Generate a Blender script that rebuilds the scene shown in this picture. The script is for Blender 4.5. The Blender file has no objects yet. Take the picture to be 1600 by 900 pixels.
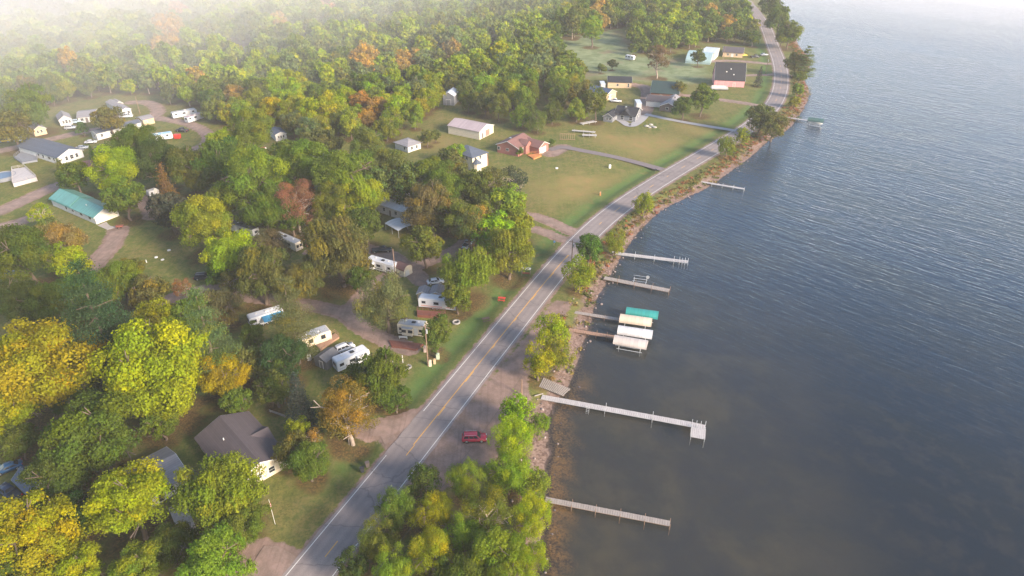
import bpy, bmesh, math, random
import numpy as np
from mathutils import Vector, Matrix
random.seed(7)
RS = np.random.RandomState(11)
S = bpy.context.scene
COL = S.collection
R = math.radians

# ------------------------------------------------------------------ camera
CAM_H, PITCH, FPX = 94.0, 31.2, 1066.7
cam_d = bpy.data.cameras.new('camera'); cam_d.lens = 24; cam_d.sensor_width = 36
cam_d.clip_start = 1; cam_d.clip_end = 9000
cam = bpy.data.objects.new('camera', cam_d); COL.objects.link(cam)
cam.location = (0, 0, CAM_H); cam.rotation_euler = (R(90 - PITCH), 0, 0)
S.camera = cam
# ------------------------------------------------------------------ world, sun, exposure
SUN_EL, SUN_AZ = 24.0, 128.0          # azimuth clockwise from +Y (the view direction): over the lake, behind right
w = bpy.data.worlds.new('World'); S.world = w; w.use_nodes = True
nt = w.node_tree; nt.nodes.clear()
sky = nt.nodes.new('ShaderNodeTexSky'); sky.sky_type = 'NISHITA'; sky.sun_disc = False
sky.sun_elevation = R(SUN_EL); sky.sun_rotation = R(SUN_AZ)
sky.air_density = 1.0; sky.dust_density = 1.2; sky.ozone_density = 1.2
bg = nt.nodes.new('ShaderNodeBackground'); bg.inputs[1].default_value = 0.15
wo = nt.nodes.new('ShaderNodeOutputWorld')
nt.links.new(sky.outputs[0], bg.inputs[0]); nt.links.new(bg.outputs[0], wo.inputs[0])
sd = bpy.data.lights.new('sun', 'SUN'); sd.energy = 4.2; sd.angle = R(15); sd.color = (1.0, 0.83, 0.66)
sun = bpy.data.objects.new('sun', sd); COL.objects.link(sun)
sdir = Vector((math.sin(R(SUN_AZ)) * math.cos(R(SUN_EL)), math.cos(R(SUN_AZ)) * math.cos(R(SUN_EL)), math.sin(R(SUN_EL))))
sun.rotation_euler = sdir.to_track_quat('Z', 'Y').to_euler()
S.view_settings.view_transform = 'Standard'; S.view_settings.look = 'None'
S.view_settings.exposure = 1.36; S.view_settings.gamma = 1.0; S.view_settings.use_curve_mapping = False
S.cycles.max_bounces = 8; S.cycles.diffuse_bounces = 3; S.cycles.glossy_bounces = 2
S.cycles.transmission_bounces = 2; S.cycles.transparent_max_bounces = 8; S.cycles.volume_bounces = 6
S.cycles.use_denoising = True
WATER_Z = -1.2

# ------------------------------------------------------------------ from a photograph pixel to a place on the ground
cp, sp = math.cos(R(PITCH)), math.sin(R(PITCH))
def at(px, py, z=0.0):
    dx, dy = (px - 800) / FPX, (py - 450) / FPX
    d = Vector((dx, cp - dy * sp, -sp - dy * cp))
    t = (z - CAM_H) / d.z
    return Vector((0, 0, CAM_H)) + d * t
def ppm(p):                                     # pixels per metre at a place
    v = Vector(p) - Vector((0, 0, CAM_H))
    return FPX / (v.y * cp - v.z * sp)

# ------------------------------------------------------------------ materials
def newmat(name):
    m = bpy.data.materials.new(name); m.use_nodes = True
    t = m.node_tree; t.nodes.clear()
    o = t.nodes.new('ShaderNodeOutputMaterial')
    return m, t, o
def N(t, typ, **kw):
    n = t.nodes.new(typ)
    for k, v in kw.items(): setattr(n, k, v)
    return n
def mixc(t, fac, a, b, mode='MIX'):
    n = t.nodes.new('ShaderNodeMix'); n.data_type = 'RGBA'; n.blend_type = mode
    for s, v in ((0, fac), (6, a), (7, b)):
        if hasattr(v, 'is_output') or isinstance(v, bpy.types.NodeSocket): t.links.new(v, n.inputs[s])
        elif isinstance(v, (int, float)): n.inputs[s].default_value = v
        else: n.inputs[s].default_value = (*v[:3], 1)
    return n.outputs[2]
def mth(t, op, a, b=0.0, c=0.0, clamp=False):
    n = t.nodes.new('ShaderNodeMath'); n.operation = op; n.use_clamp = clamp
    for i, v in enumerate((a, b, c)):
        if isinstance(v, bpy.types.NodeSocket): t.links.new(v, n.inputs[i])
        else: n.inputs[i].default_value = v
    return n.outputs[0]
def sstep(t, v, lo, hi):
    n = t.nodes.new('ShaderNodeMapRange'); n.interpolation_type = 'SMOOTHSTEP'
    t.links.new(v, n.inputs[0]); n.inputs[1].default_value = lo; n.inputs[2].default_value = hi
    return n.outputs[0]
def noise(t, vec, scale, detail=4, rough=.55, dist=0.0):
    n = t.nodes.new('ShaderNodeTexNoise'); n.inputs['Scale'].default_value = scale
    n.inputs['Detail'].default_value = detail; n.inputs['Roughness'].default_value = rough
    n.inputs['Distortion'].default_value = dist
    if vec is not None: t.links.new(vec, n.inputs['Vector'])
    return n.outputs[0]
def objco(t):
    return t.nodes.new('ShaderNodeTexCoord').outputs['Object']
MC = {}
def paint(name, c, rough=.6, var=.12, scale=1.5, metal=0.0, spec=.3):
    """plain surface with uneven dirt and weathering"""
    if name in MC: return MC[name]
    m, t, o = newmat(name)
    b = N(t, 'ShaderNodeBsdfPrincipled'); co = objco(t)
    n1 = noise(t, co, scale, 5); n2 = noise(t, co, scale * 7, 3)
    f = mth(t, 'MULTIPLY_ADD', n1, var * 2, 1 - var); f = mth(t, 'MULTIPLY_ADD', n2, var, mth(t, 'SUBTRACT', f, var * .5))
    cc = N(t, 'ShaderNodeCombineXYZ')
    for i in range(3): t.links.new(f, cc.inputs[i])
    t.links.new(mixc(t, 1.0, c, cc.outputs[0], 'MULTIPLY'), b.inputs['Base Color'])
    b.inputs['Roughness'].default_value = rough; b.inputs['Metallic'].default_value = metal
    b.inputs['Specular IOR Level'].default_value = spec
    t.links.new(b.outputs[0], o.inputs[0]); MC[name] = m
    return m
def ribbed(name, c, axis=0, pitch=.45, rough=.5, depth=.28, metal=0.0):
    """boards, siding, seams or shingle courses: lines along one object axis"""
    if name in MC: return MC[name]
    m, t, o = newmat(name)
    b = N(t, 'ShaderNodeBsdfPrincipled'); co = objco(t)
    sx = N(t, 'ShaderNodeSeparateXYZ'); t.links.new(co, sx.inputs[0])
    v = mth(t, 'DIVIDE', sx.outputs[axis], pitch); fr = mth(t, 'FRACT', v)
    ln = sstep(t, fr, .82, .97)
    cell = mth(t, 'FLOOR', v); wn = N(t, 'ShaderNodeTexWhiteNoise', noise_dimensions='1D'); t.links.new(cell, wn.inputs['W'])
    n1 = noise(t, co, 1.2, 5)
    f = mth(t, 'MULTIPLY_ADD', n1, .35, .72); f = mth(t, 'MULTIPLY_ADD', wn.outputs[0], .18, f)
    f = mth(t, 'SUBTRACT', f, mth(t, 'MULTIPLY', ln, depth))
    cc = N(t, 'ShaderNodeCombineXYZ')
    for i in range(3): t.links.new(f, cc.inputs[i])
    t.links.new(mixc(t, 1.0, c, cc.outputs[0], 'MULTIPLY'), b.inputs['Base Color'])
    b.inputs['Roughness'].default_value = rough; b.inputs['Metallic'].default_value = metal
    bp = N(t, 'ShaderNodeBump'); bp.inputs['Strength'].default_value = .35; bp.inputs['Distance'].default_value = .03
    t.links.new(mth(t, 'SUBTRACT', 1.0, ln), bp.inputs['Height']); t.links.new(bp.outputs[0], b.inputs['Normal'])
    t.links.new(b.outputs[0], o.inputs[0]); MC[name] = m
    return m
WHITE = paint('white_paint', (.54, .53, .505), .5, .08)
WHITE2 = ribbed('white_siding', (.50, .49, .47), 2, .2, .5, .12)
CREAM = ribbed('cream_siding', (.58, .50, .38), 2, .2, .6, .12)
TAN = ribbed('tan_siding', (.50, .36, .22), 2, .25, .6, .15)
GREYW = ribbed('grey_siding', (.165, .172, .19), 2, .2, .6, .15)
BROWNW = ribbed('brown_siding', (.12, .095, .085), 2, .2, .6, .15)
PINK = ribbed('pink_sheathing', (.55, .25, .25), 0, 1.2, .6, .12)
REDW = ribbed('red_stained_boards', (.15, .052, .036), 0, .16, .6, .3)
BRICK = ribbed('brick_wall', (.29, .115, .09), 2, .12, .8, .2)
SH_DARK = ribbed('dark_shingles', (.070, .056, .061), 2, .14, .85, .3)
SH_BLUE = ribbed('blue_grey_shingles', (.07, .085, .115), 2, .14, .85, .3)
SH_GREY = ribbed('grey_shingles', (.21, .20, .21), 2, .14, .85, .3)
SH_BROWN = ribbed('brown_shingles', (.155, .075, .066), 2, .14, .85, .3)
MT_GREEN = ribbed('dark_green_metal', (.012, .034, .032), 0, .5, .75, .25)
MT_BLACK = ribbed('charcoal_metal', (.013, .015, .020), 0, .5, .85, .2)
MT_TEAL = ribbed('teal_metal', (.085, .235, .205), 0, .55, .4, .2)
MT_MAUVE = ribbed('mauve_metal', (.34, .27, .27), 0, .6, .45, .15)
MT_WHITE = ribbed('white_metal', (.45, .48, .52), 0, .5, .35, .12)
RUBBER = paint('trailer_roof', (.50, .51, .53), .45, .16, .8)
RUBBER_D = paint('grey_trailer_roof', (.30, .31, .33), .5, .2, .8)
GLASS = paint('window_glass', (.025, .03, .036), .08, .05, 1, 0, .6)
TYRE = paint('tyre_rubber', (.018, .018, .019), .85)
CHROME = paint('bright_metal', (.55, .55, .55), .3, .05, 1, .8)
ALU = paint('aluminium', (.45, .46, .47), .45, .12, 1, .5)
WOOD_G = ribbed('weathered_planks', (.27, .235, .21), 0, .16, .85, .45)
WOOD_B = ribbed('brown_planks', (.30, .18, .12), 0, .16, .85, .45)
DOCKW = ribbed('white_dock_planks', (.38, .35, .34), 0, .18, .7, .12)
POST = paint('post_wood', (.20, .13, .09), .9, .25, 3)
DARK = paint('dark_paint', (.03, .032, .036), .5)
BLACKP = paint('black_car_paint', (.012, .013, .015), .25, .05, 1, 0, .6)
BLUEP = paint('blue_paint', (.03, .10, .20), .4, .1)
REDP = paint('dark_red_paint', (.52, .020, .048), .22, .06, 1, 0, .6)
WHITEP = paint('white_car_paint', (.54, .55, .57), .25, .05, 1, 0, .5)
SILVER = paint('silver_paint', (.38, .40, .42), .3, .06, 1, .3)
LAMPG = paint('lamp_glass', (.75, .73, .68), .2)
TAILR = paint('tail_lamp_red', (.35, .01, .01), .3)
YELLOWP = paint('yellow_paint', (.65, .42, .03), .5)
REDPL = paint('red_plastic', (.42, .04, .03), .5)
CONC = paint('concrete', (.30, .275, .26), .9, .18, .6)
CANV_T = ribbed('teal_canvas', (.02, .22, .20), 0, .9, .7, .2)
CANV_C = ribbed('cream_canvas', (.52, .42, .32), 0, .9, .7, .15)
CANV_W = ribbed('white_canvas', (.48, .47, .47), 0, .9, .7, .15)
CANV_B = ribbed('beige_canvas', (.42, .37, .34), 0, .9, .7, .15)
CANV_G = ribbed('dark_green_canvas', (.035, .09, .085), 0, .9, .7, .2)
AWN = ribbed('blue_awning_cloth', (.04, .20, .34), 0, .4, .7, .25)
ORANGEW = paint('orange_wood', (.42, .17, .06), .8, .2)
STONE = paint('pale_stone', (.30, .285, .26), .9, .3, 2)

# ------------------------------------------------------------------ mesh helper
class MB:
    def __init__(s): s.v = []; s.f = []; s.mi = []; s.m = []
    def mat(s, m):
        if m not in s.m: s.m.append(m)
        return s.m.index(m)
    def add(s, vs, fs, m):
        k = len(s.v); s.v += [tuple(v) for v in vs]; i = s.mat(m)
        for f in fs: s.f.append([k + j for j in f]); s.mi.append(i)
        return s
    def box(s, c, d, m, rz=0.0, M=None):
        x, y, z = d[0] / 2, d[1] / 2, d[2] / 2
        vs = [Vector((i * x, j * y, k * z)) for k in (-1, 1) for j in (-1, 1) for i in (-1, 1)]
        if rz: vs = [Matrix.Rotation(rz, 3, 'Z') @ v for v in vs]
        if M is not None: vs = [M @ v for v in vs]
        vs = [v + Vector(c) for v in vs]
        return s.add(vs, [(0, 2, 3, 1), (4, 5, 7, 6), (0, 1, 5, 4), (2, 6, 7, 3), (0, 4, 6, 2), (1, 3, 7, 5)], m)
    def tube(s, a, b, r0, r1, m, n=8):
        a, b = Vector(a), Vector(b); d = (b - a).normalized()
        u = d.orthogonal().normalized(); v = d.cross(u)
        vs = []
        for p, r in ((a, r0), (b, r1)):
            for i in range(n):
                t = 2 * math.pi * i / n; vs.append(p + u * math.cos(t) * r + v * math.sin(t) * r)
        fs = [(i, (i + 1) % n, n + (i + 1) % n, n + i) for i in range(n)]
        fs += [tuple(range(n - 1, -1, -1)), tuple(range(n, 2 * n))]
        return s.add(vs, fs, m)
    def prism(s, prof, y0, y1, m, axis='y', sc1=1.0):
        """profile of (a,b) points in the (x,z) plane swept along y (or (y,z) swept along x)"""
        n = len(prof); vs = []
        for q in (y0, y1):
            for a, b in prof: vs.append((a, q, b) if axis == 'y' else (q, a, b))
        fs = [(i, (i + 1) % n, n + (i + 1) % n, n + i) for i in range(n)]
        fs += [tuple(range(n - 1, -1, -1)), tuple(range(n, 2 * n))]
        return s.add(vs, fs, m)
    def build(s, name, parent=None, bevel=0.0, smooth=False):
        me = bpy.data.meshes.new(name); me.from_pydata(s.v, [], s.f)
        for m in s.m: me.materials.append(m)
        me.polygons.foreach_set('material_index', s.mi)
        bm = bmesh.new(); bm.from_mesh(me); bmesh.ops.recalc_face_normals(bm, faces=bm.faces)
        if bevel: bmesh.ops.bevel(bm, geom=bm.edges[:], offset=bevel, segments=2, affect='EDGES', clamp_overlap=True)
        bm.to_mesh(me); bm.free()
        if smooth: me.polygons.foreach_set('use_smooth', [True] * len(me.polygons))
        o = bpy.data.objects.new(name, me); COL.objects.link(o)
        if parent: o.parent = parent
        return o
def tag(o, label=None, cat=None, group=None, kind=None):
    if label: o['label'] = label
    if cat: o['category'] = cat
    if group: o['group'] = group
    if kind: o['kind'] = kind
    return o
def thing(name, label, cat, loc, rz=0.0, group=None):
    o = bpy.data.objects.new(name, None); COL.objects.link(o)
    o.location = loc; o.rotation_euler = (0, 0, rz); o.empty_display_size = .5
    return tag(o, label, cat, group)
# ================================================================== the setting: ground, lake, road
def P2(pts, z=0.0): return np.array([at(x, y, z)[:2] for x, y in pts])
def dist_poly(X, Y, pts, closed=False):
    """distance to a polyline, and the signed side of the nearest segment"""
    D = np.full(X.shape, 1e9); SG = np.zeros(X.shape)
    n = len(pts)
    for i in range(n if closed else n - 1):
        a, b = pts[i], pts[(i + 1) % n]; e = b - a; L = e @ e + 1e-9
        t = np.clip(((X - a[0]) * e[0] + (Y - a[1]) * e[1]) / L, 0, 1)
        dx, dy = X - a[0] - t * e[0], Y - a[1] - t * e[1]
        d = np.hypot(dx, dy); c = e[0] * (Y - a[1]) - e[1] * (X - a[0])
        m = d < D - 1e-9; D[m] = d[m]; SG[m] = np.sign(c)[m]
    return D, SG
def inside(X, Y, pts):
    r = np.zeros(X.shape, bool); n = len(pts)
    for i in range(n):
        (x0, y0), (x1, y1) = pts[i], pts[(i + 1) % n]
        c = ((y0 > Y) != (y1 > Y)) & (X < (x1 - x0) * (Y - y0) / (y1 - y0 + 1e-12) + x0)
        r ^= c
    return r
def smooth_line(pts, step=2.0):
    """Catmull-Rom through the points, resampled"""
    p = np.vstack([2 * pts[0] - pts[1], pts, 2 * pts[-1] - pts[-2]]); out = []
    for i in range(1, len(p) - 2):
        n = max(2, int(np.linalg.norm(p[i + 1] - p[i]) / step))
        for k in range(n):
            t = k / n
            out.append(.5 * (2 * p[i] + (p[i + 1] - p[i - 1]) * t + (2 * p[i - 1] - 5 * p[i] + 4 * p[i + 1] - p[i + 2]) * t * t
                             + (3 * p[i] - p[i - 1] - 3 * p[i + 1] + p[i + 2]) * t ** 3))
    out.append(pts[-1]); return np.array(out)
SHORE = P2([(838, 1000), (846, 900), (855, 819), (854, 770), (857, 735), (865, 700), (860, 657), (876, 632), (893, 605), (905, 575),
            (912, 550), (921, 522), (931, 495), (938, 470), (951, 445), (970, 411), (987, 382), (1012, 352), (1050, 323), (1100, 299),
            (1142, 271), (1175, 247), (1200, 223), (1225, 209), (1243, 194), (1254, 177), (1266, 155), (1266, 140), (1258, 122),
            (1264, 111), (1268, 100), (1262, 85), (1250, 70), (1240, 50), (1228, 30), (1218, 12), (1208, 0), (1190, -25), (1160, -60)], WATER_Z)
SHORE = np.vstack([SHORE[0] + (2, -60), SHORE[0] + (1, -25), smooth_line(SHORE, 3.0), SHORE[-1] + (-200, 500), SHORE[-1] + (-2500, 3500)])
rl = P2([(447, 900), (509, 825), (609, 705), (697, 600), (750, 537), (837, 435), (882, 380), (915, 350), (950, 322), (1012, 282), (1100, 232),
         (1125, 218), (1180, 183), (1197, 164), (1207, 147), (1211, 125), (1209, 100), (1202, 77), (1197, 62), (1190, 35)])
rr = P2([(520, 900), (588, 811), (693, 675), (770, 575), (884, 427), (932, 375), (955, 349), (990, 322), (1040, 289), (1100, 252), (1122, 239),
         (1187, 198), (1216, 170), (1230, 142), (1231, 112), (1225, 92), (1217, 75), (1207, 52), (1195, 32)])
L1, R1 = smooth_line(rl, .5), smooth_line(rr, .5)
ctr = []
for i in range(0, len(L1), 12):
    j = np.argmin(np.hypot(*(R1 - L1[i]).T)); ctr.append((L1[i] + R1[j]) / 2)
ctr = np.array(ctr)
for _ in range(9): ctr[1:-1] = (ctr[:-2] + 2 * ctr[1:-1] + ctr[2:]) / 4
ctr = ctr[1:-1]; dd = (ctr[0] - ctr[4]) / np.linalg.norm(ctr[0] - ctr[4]); ctr = np.vstack([ctr[0] + dd * 75, ctr[0] + dd * 45, ctr[0] + dd * 20, ctr[2:]])
ctr = np.vstack([ctr, P2([(1172, 8), (1150, -12), (1110, -28)])])
ROADC = smooth_line(ctr, 1.5)
def offset_line(line, d):
    t = np.gradient(line, axis=0); t /= np.linalg.norm(t, axis=1)[:, None] + 1e-9
    return line + np.stack([t[:, 1], -t[:, 0]], 1) * (d if np.isscalar(d) else np.asarray(d)[:, None])   # + is to the right
TRACKS = [  # gravel tracks: pixel line, half width in metres
    ([(655, 652), (625, 662), (600, 668), (578, 672)], 2.4), ([(612, 690), (600, 668)], 1.5),
    ([(640, 545), (600, 530), (562, 510), (540, 492), (500, 480), (440, 470), (380, 462), (330, 452), (285, 460), (245, 475)], 1.9),
    ([(540, 492), (560, 470), (590, 440), (640, 420), (690, 400), (720, 385), (760, 350), (827, 337), (900, 364)], 1.9),
    ([(640, 420), (600, 395), (540, 385), (480, 395)], 2.0), ([(640, 420), (660, 440)], 2),
    ([(760, 352), (830, 357), (885, 376)], 1.6),
    ([(-60, 250), (0, 236), (60, 222), (120, 208), (190, 195), (240, 182), (246, 170), (230, 160), (205, 160)], 2.6),
    ([(240, 184), (290, 192), (322, 207), (325, 222), (300, 235)], 2.2),
    ([(-40, 345), (0, 330), (40, 312), (85, 292), (140, 275)], 3.0), ([(215, 300), (232, 320), (240, 338)], 2.5),
    ([(120, 440), (150, 410), (172, 385), (185, 360)], 2.6), ([(860, 240), (880, 230)], 3.0),
    ([(1060, 148), (1120, 155), (1170, 162), (1203, 168)], 1.8), ([(1085, 98), (1140, 95), (1208, 100)], 2.0),
    ([(985, 132), (1010, 138), (1012, 160), (1005, 178)], 3.0), ([(1160, 118), (1212, 116)], 1.4),
    ([(395, 880), (430, 890), (450, 915)], 4.0), ([(50, 340), (20, 350), (-30, 360)], 2.5)]
TRK = [(smooth_line(P2(p), 1.5), hw) for p, hw in TRACKS]
DIRT = [[(630, 755), (685, 690), (762, 600), (828, 520), (866, 470), (893, 472), (880, 500), (850, 540), (822, 590), (828, 640), (800, 690), (745, 740), (690, 765)]]
DIRTP = [P2(p) for p in DIRT]

def axis(lo, hi, core0, core1, fine, far):
    a = list(np.arange(core0, core1, fine)); s, x = fine, core0
    left = []
    while x > lo: s *= 1.25; x -= s; left.append(x)
    s, x = fine, a[-1]
    while x < hi: s *= 1.25; x += s; a.append(x)
    return np.array(left[::-1] + a)
gx = np.unique(np.concatenate([axis(-3500, 3500, -50, 190, .9, 0), np.arange(-420, -50, 1.8)]))
gy = np.unique(np.concatenate([axis(-500, 5000, 40, 260, .9, 0), np.arange(260, 680, 1.8)]))
GX, GY = np.meshgrid(gx, gy)
D_sh, sg = dist_poly(GX, GY, SHORE)
DSH = D_sh * np.where(sg > 0, 1, -1)         # + on land (left of the shoreline as it runs away from the camera)
D_rd, sgr = dist_poly(GX, GY, ROADC); DRD = D_rd * np.where(sgr > 0, -1, 1)     # + to the right (lake side)
lf = (np.sin(GX * .11 + 1.3 * np.sin(GY * .07)) + np.sin(GY * .13 + np.sin(GX * .09))) * .5
def ss(x, a, b):
    t = np.clip((x - a) / (b - a), 0, 1); return t * t * (3 - 2 * t)
bankw = np.clip(7 + 1.5 * lf, 4, 9)
Z = np.where(DSH > 0, -1.25 + 1.25 * ss(DSH, 0, bankw), -1.25 - np.clip(-DSH * .075, 0, 4.0))
Z += np.where((DSH > 0) & (DSH < 8), .10 * np.sin(GX * 1.7) * np.sin(GY * 1.3) * ss(DSH, 0, 2), 0)
land = ss(DSH, 9, 30) * ss(D_rd, 5.5, 9)
Z += land * (.22 * lf)
ditch = np.exp(-((DRD + 8.0) / 2.0) ** 2) * ss(GY, 60, 90)
Z -= ditch * .45
Z = np.where((D_rd < 5.2), np.maximum(Z, -.02) * 0 - .02, Z)
trk = np.zeros(GX.shape)
for line, hw in TRK:
    bb = (GX > line[:, 0].min() - 8) & (GX < line[:, 0].max() + 8) & (GY > line[:, 1].min() - 8) & (GY < line[:, 1].max() + 8)
    d, _ = dist_poly(GX[bb], GY[bb], line[::2] if len(line) > 6 else line)
    trk[bb] = np.maximum(trk[bb], 1 - ss(d, hw - .6, hw + 2.0))
for p in DIRTP:
    d, _ = dist_poly(GX, GY, p, True); ins = inside(GX, GY, p); d = np.where(ins, -d, d)
    trk = np.maximum(trk, 1 - ss(d, -2.0, 2.5))
SHOULD = 1 - ss(D_rd, 3.9, 5.6)
trk = np.maximum(trk, SHOULD * .75)
Z = np.where(DSH > 9, np.where(trk > 0, Z * (1 - np.clip(trk * 1.3, 0, 1)) - .03 * np.clip(trk * 1.3, 0, 1), Z), Z)
def ground_z(x, y):
    i = np.clip(np.searchsorted(gx, x) - 1, 0, len(gx) - 2); j = np.clip(np.searchsorted(gy, y) - 1, 0, len(gy) - 2)
    a = (x - gx[i]) / (gx[i + 1] - gx[i]); b = (y - gy[j]) / (gy[j + 1] - gy[j])
    return (Z[j, i] * (1 - a) + Z[j, i + 1] * a) * (1 - b) + (Z[j + 1, i] * (1 - a) + Z[j + 1, i + 1] * a) * b
meadow = np.zeros(GX.shape)
for poly in ([(868, 60), (905, 52), (960, 42), (985, 60), (1000, 88), (1070, 92), (1100, 98), (1115, 130), (1000, 128), (950, 122), (905, 122), (885, 100)],):
    p = P2(poly); d, _ = dist_poly(GX, GY, p, True); ins = inside(GX, GY, p)
    meadow = np.maximum(meadow, 1 - ss(np.where(ins, -d, d), -8, 6))
dry = np.zeros(GX.shape)          # sun-bleached lawn
for poly in ([(895, 205), (960, 200), (1060, 215), (1100, 225), (1020, 250), (960, 240)], [(820, 285), (870, 262), (1000, 268), (930, 320), (860, 330)],
             [(1030, 185), (1130, 200), (1140, 208), (1100, 215)], [(870, 70), (960, 75), (960, 88), (880, 88)], [(640, 215), (700, 205), (720, 230), (660, 235)]):
    p = P2(poly); d, _ = dist_poly(GX, GY, p, True); ins = inside(GX, GY, p)
    dry = np.maximum(dry, 1 - ss(np.where(ins, -d, d), -14, 8))
lush = np.clip(np.exp(-((DRD + 8.5) / 3.2) ** 2) * ss(GY, 70, 110), 0, 1)
shore_near = ss(DSH, 12, 6)
golden = ss(-DSH + 1.2 * np.sin(GY * .9 + GX) * np.sin(GY * .37), 6.0, 1.0) * (1 - ss(GY, 108, 128))     # stony shallows in the near bay
# ground mesh
nx, ny = len(gx), len(gy)
co = np.empty((ny, nx, 3)); co[..., 0] = GX; co[..., 1] = GY; co[..., 2] = Z
idx = np.arange(nx * ny).reshape(ny, nx)
quads = np.stack([idx[:-1, :-1], idx[:-1, 1:], idx[1:, 1:], idx[1:, :-1]], -1).reshape(-1, 4)
def grid_mesh(name, co, quads):
    me = bpy.data.meshes.new(name); me.vertices.add(len(co)); me.vertices.foreach_set('co', np.ascontiguousarray(co, dtype=np.float32).ravel())
    me.loops.add(quads.size); me.loops.foreach_set('vertex_index', quads.ravel().astype(np.int32))
    me.polygons.add(len(quads)); me.polygons.foreach_set('loop_start', np.arange(0, quads.size, quads.shape[1], dtype=np.int32))
    me.update(calc_edges=True); return me
gme = grid_mesh('ground', co.reshape(-1, 3), quads)
gme.polygons.foreach_set('use_smooth', np.ones(len(quads), bool))
def vattr(me, name, arr):
    a = me.attributes.new(name, 'FLOAT', 'POINT'); a.data.foreach_set('value', arr.ravel().astype(np.float32))
for n_, a_ in (('track', trk), ('meadow', meadow), ('dry', dry), ('lush', lush), ('landward', DSH), ('golden', golden)): vattr(gme, n_, a_)
GROUND = bpy.data.objects.new('ground', gme); COL.objects.link(GROUND); tag(GROUND, 'lawns, bare earth and stony shore between the woods and the lake', 'ground', None, 'structure')

def attr(t, name, typ='GEOMETRY'):
    n = t.nodes.new('ShaderNodeAttribute'); n.attribute_name = name; n.attribute_type = typ; return n
DIRT_A, DIRT_B = (.25, .168, .138), (.16, .112, .088)
def dirt_color(t, co):
    n1 = noise(t, co, .35, 6, .65); n2 = noise(t, co, 4.0, 4, .6)
    c = mixc(t, sstep(t, n1, .35, .66), DIRT_B, DIRT_A); mq = N(t, 'ShaderNodeMapping'); mq.inputs['Rotation'].default_value = (0, 0, R(-27)); mq.inputs['Scale'].default_value = (1.5, .05, 1); t.links.new(co, mq.inputs[0]); c = mixc(t, mth(t, 'MULTIPLY', sstep(t, noise(t, mq.outputs[0], 1.0, 4, .6), .48, .66), .4), c, (.13, .088, .07))
    return mixc(t, mth(t, 'MULTIPLY', sstep(t, n2, .45, .75), .35), c, (.27, .22, .19))
m, t, o = newmat('ground_cover'); co_ = objco(t)
big = noise(t, co_, .045, 5, .6); mid = noise(t, co_, .25, 5, .62); fine = noise(t, co_, 2.4, 4, .65)
mp = N(t, 'ShaderNodeMapping'); mp.inputs['Rotation'].default_value = (0, 0, R(-24)); mp.inputs['Scale'].default_value = (.9, .05, 1); t.links.new(co_, mp.inputs[0])
mow = noise(t, mp.outputs[0], 1.0, 3)
grass = mixc(t, sstep(t, mid, .33, .68), (.080, .106, .022), (.158, .154, .040))
grass = mixc(t, mth(t, 'MULTIPLY', sstep(t, big, .42, .68), .62), grass, (.190, .135, .052))
grass = mixc(t, mth(t, 'MULTIPLY', sstep(t, fine, .42, .68), .6), grass, (.045, .055, .014))
grass = mixc(t, mth(t, 'MULTIPLY', sstep(t, mow, .42, .62), .34), grass, (.17, .14, .055))
dryc = mixc(t, sstep(t, mid, .3, .7), (.25, .165, .065), (.19, .165, .052))
grass = mixc(t, mth(t, 'MULTIPLY', sstep(t, noise(t, co_, .85, 6, .72), .46, .60), .55), grass, (.060, .086, .020)); grass = mixc(t, mth(t, 'MULTIPLY', sstep(t, noise(t, co_, .33, 6, .7, .3), .54, .64), .5), grass, (.19, .14, .06))
da = mth(t, 'MULTIPLY', attr(t, 'dry').outputs['Fac'], sstep(t, big, .30, .55)); grass = mixc(t, mth(t, 'MULTIPLY', da, .85), grass, dryc)
mead = mixc(t, sstep(t, noise(t, co_, .12, 6, .7), .38, .62), (.115, .145, .065), (.195, .225, .12))
mead = mixc(t, sstep(t, noise(t, co_, .03, 3), .52, .66), mead, (.16, .13, .075))
grass = mixc(t, attr(t, 'meadow').outputs['Fac'], grass, mead)
lu = mth(t, 'MULTIPLY', attr(t, 'lush').outputs['Fac'], sstep(t, mid, .25, .5)); grass = mixc(t, mth(t, 'MULTIPLY', lu, .8), grass, (.050, .105, .028))
lit = mth(t, 'ADD', attr(t, 'litter').outputs['Fac'], mth(t, 'MULTIPLY_ADD', mid, .8, -.4))
leaff = mixc(t, sstep(t, fine, .4, .65), (.055, .040, .018), (.14, .085, .03))
grass = mixc(t, sstep(t, lit, .35, .8), grass, leaff)
dc = dirt_color(t, co_)
tm = mth(t, 'ADD', attr(t, 'track').outputs['Fac'], mth(t, 'MULTIPLY_ADD', noise(t, co_, .7, 5, .7), 1.1, -.55))
gc = mixc(t, sstep(t, tm, .38, .62), grass, dc)
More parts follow.
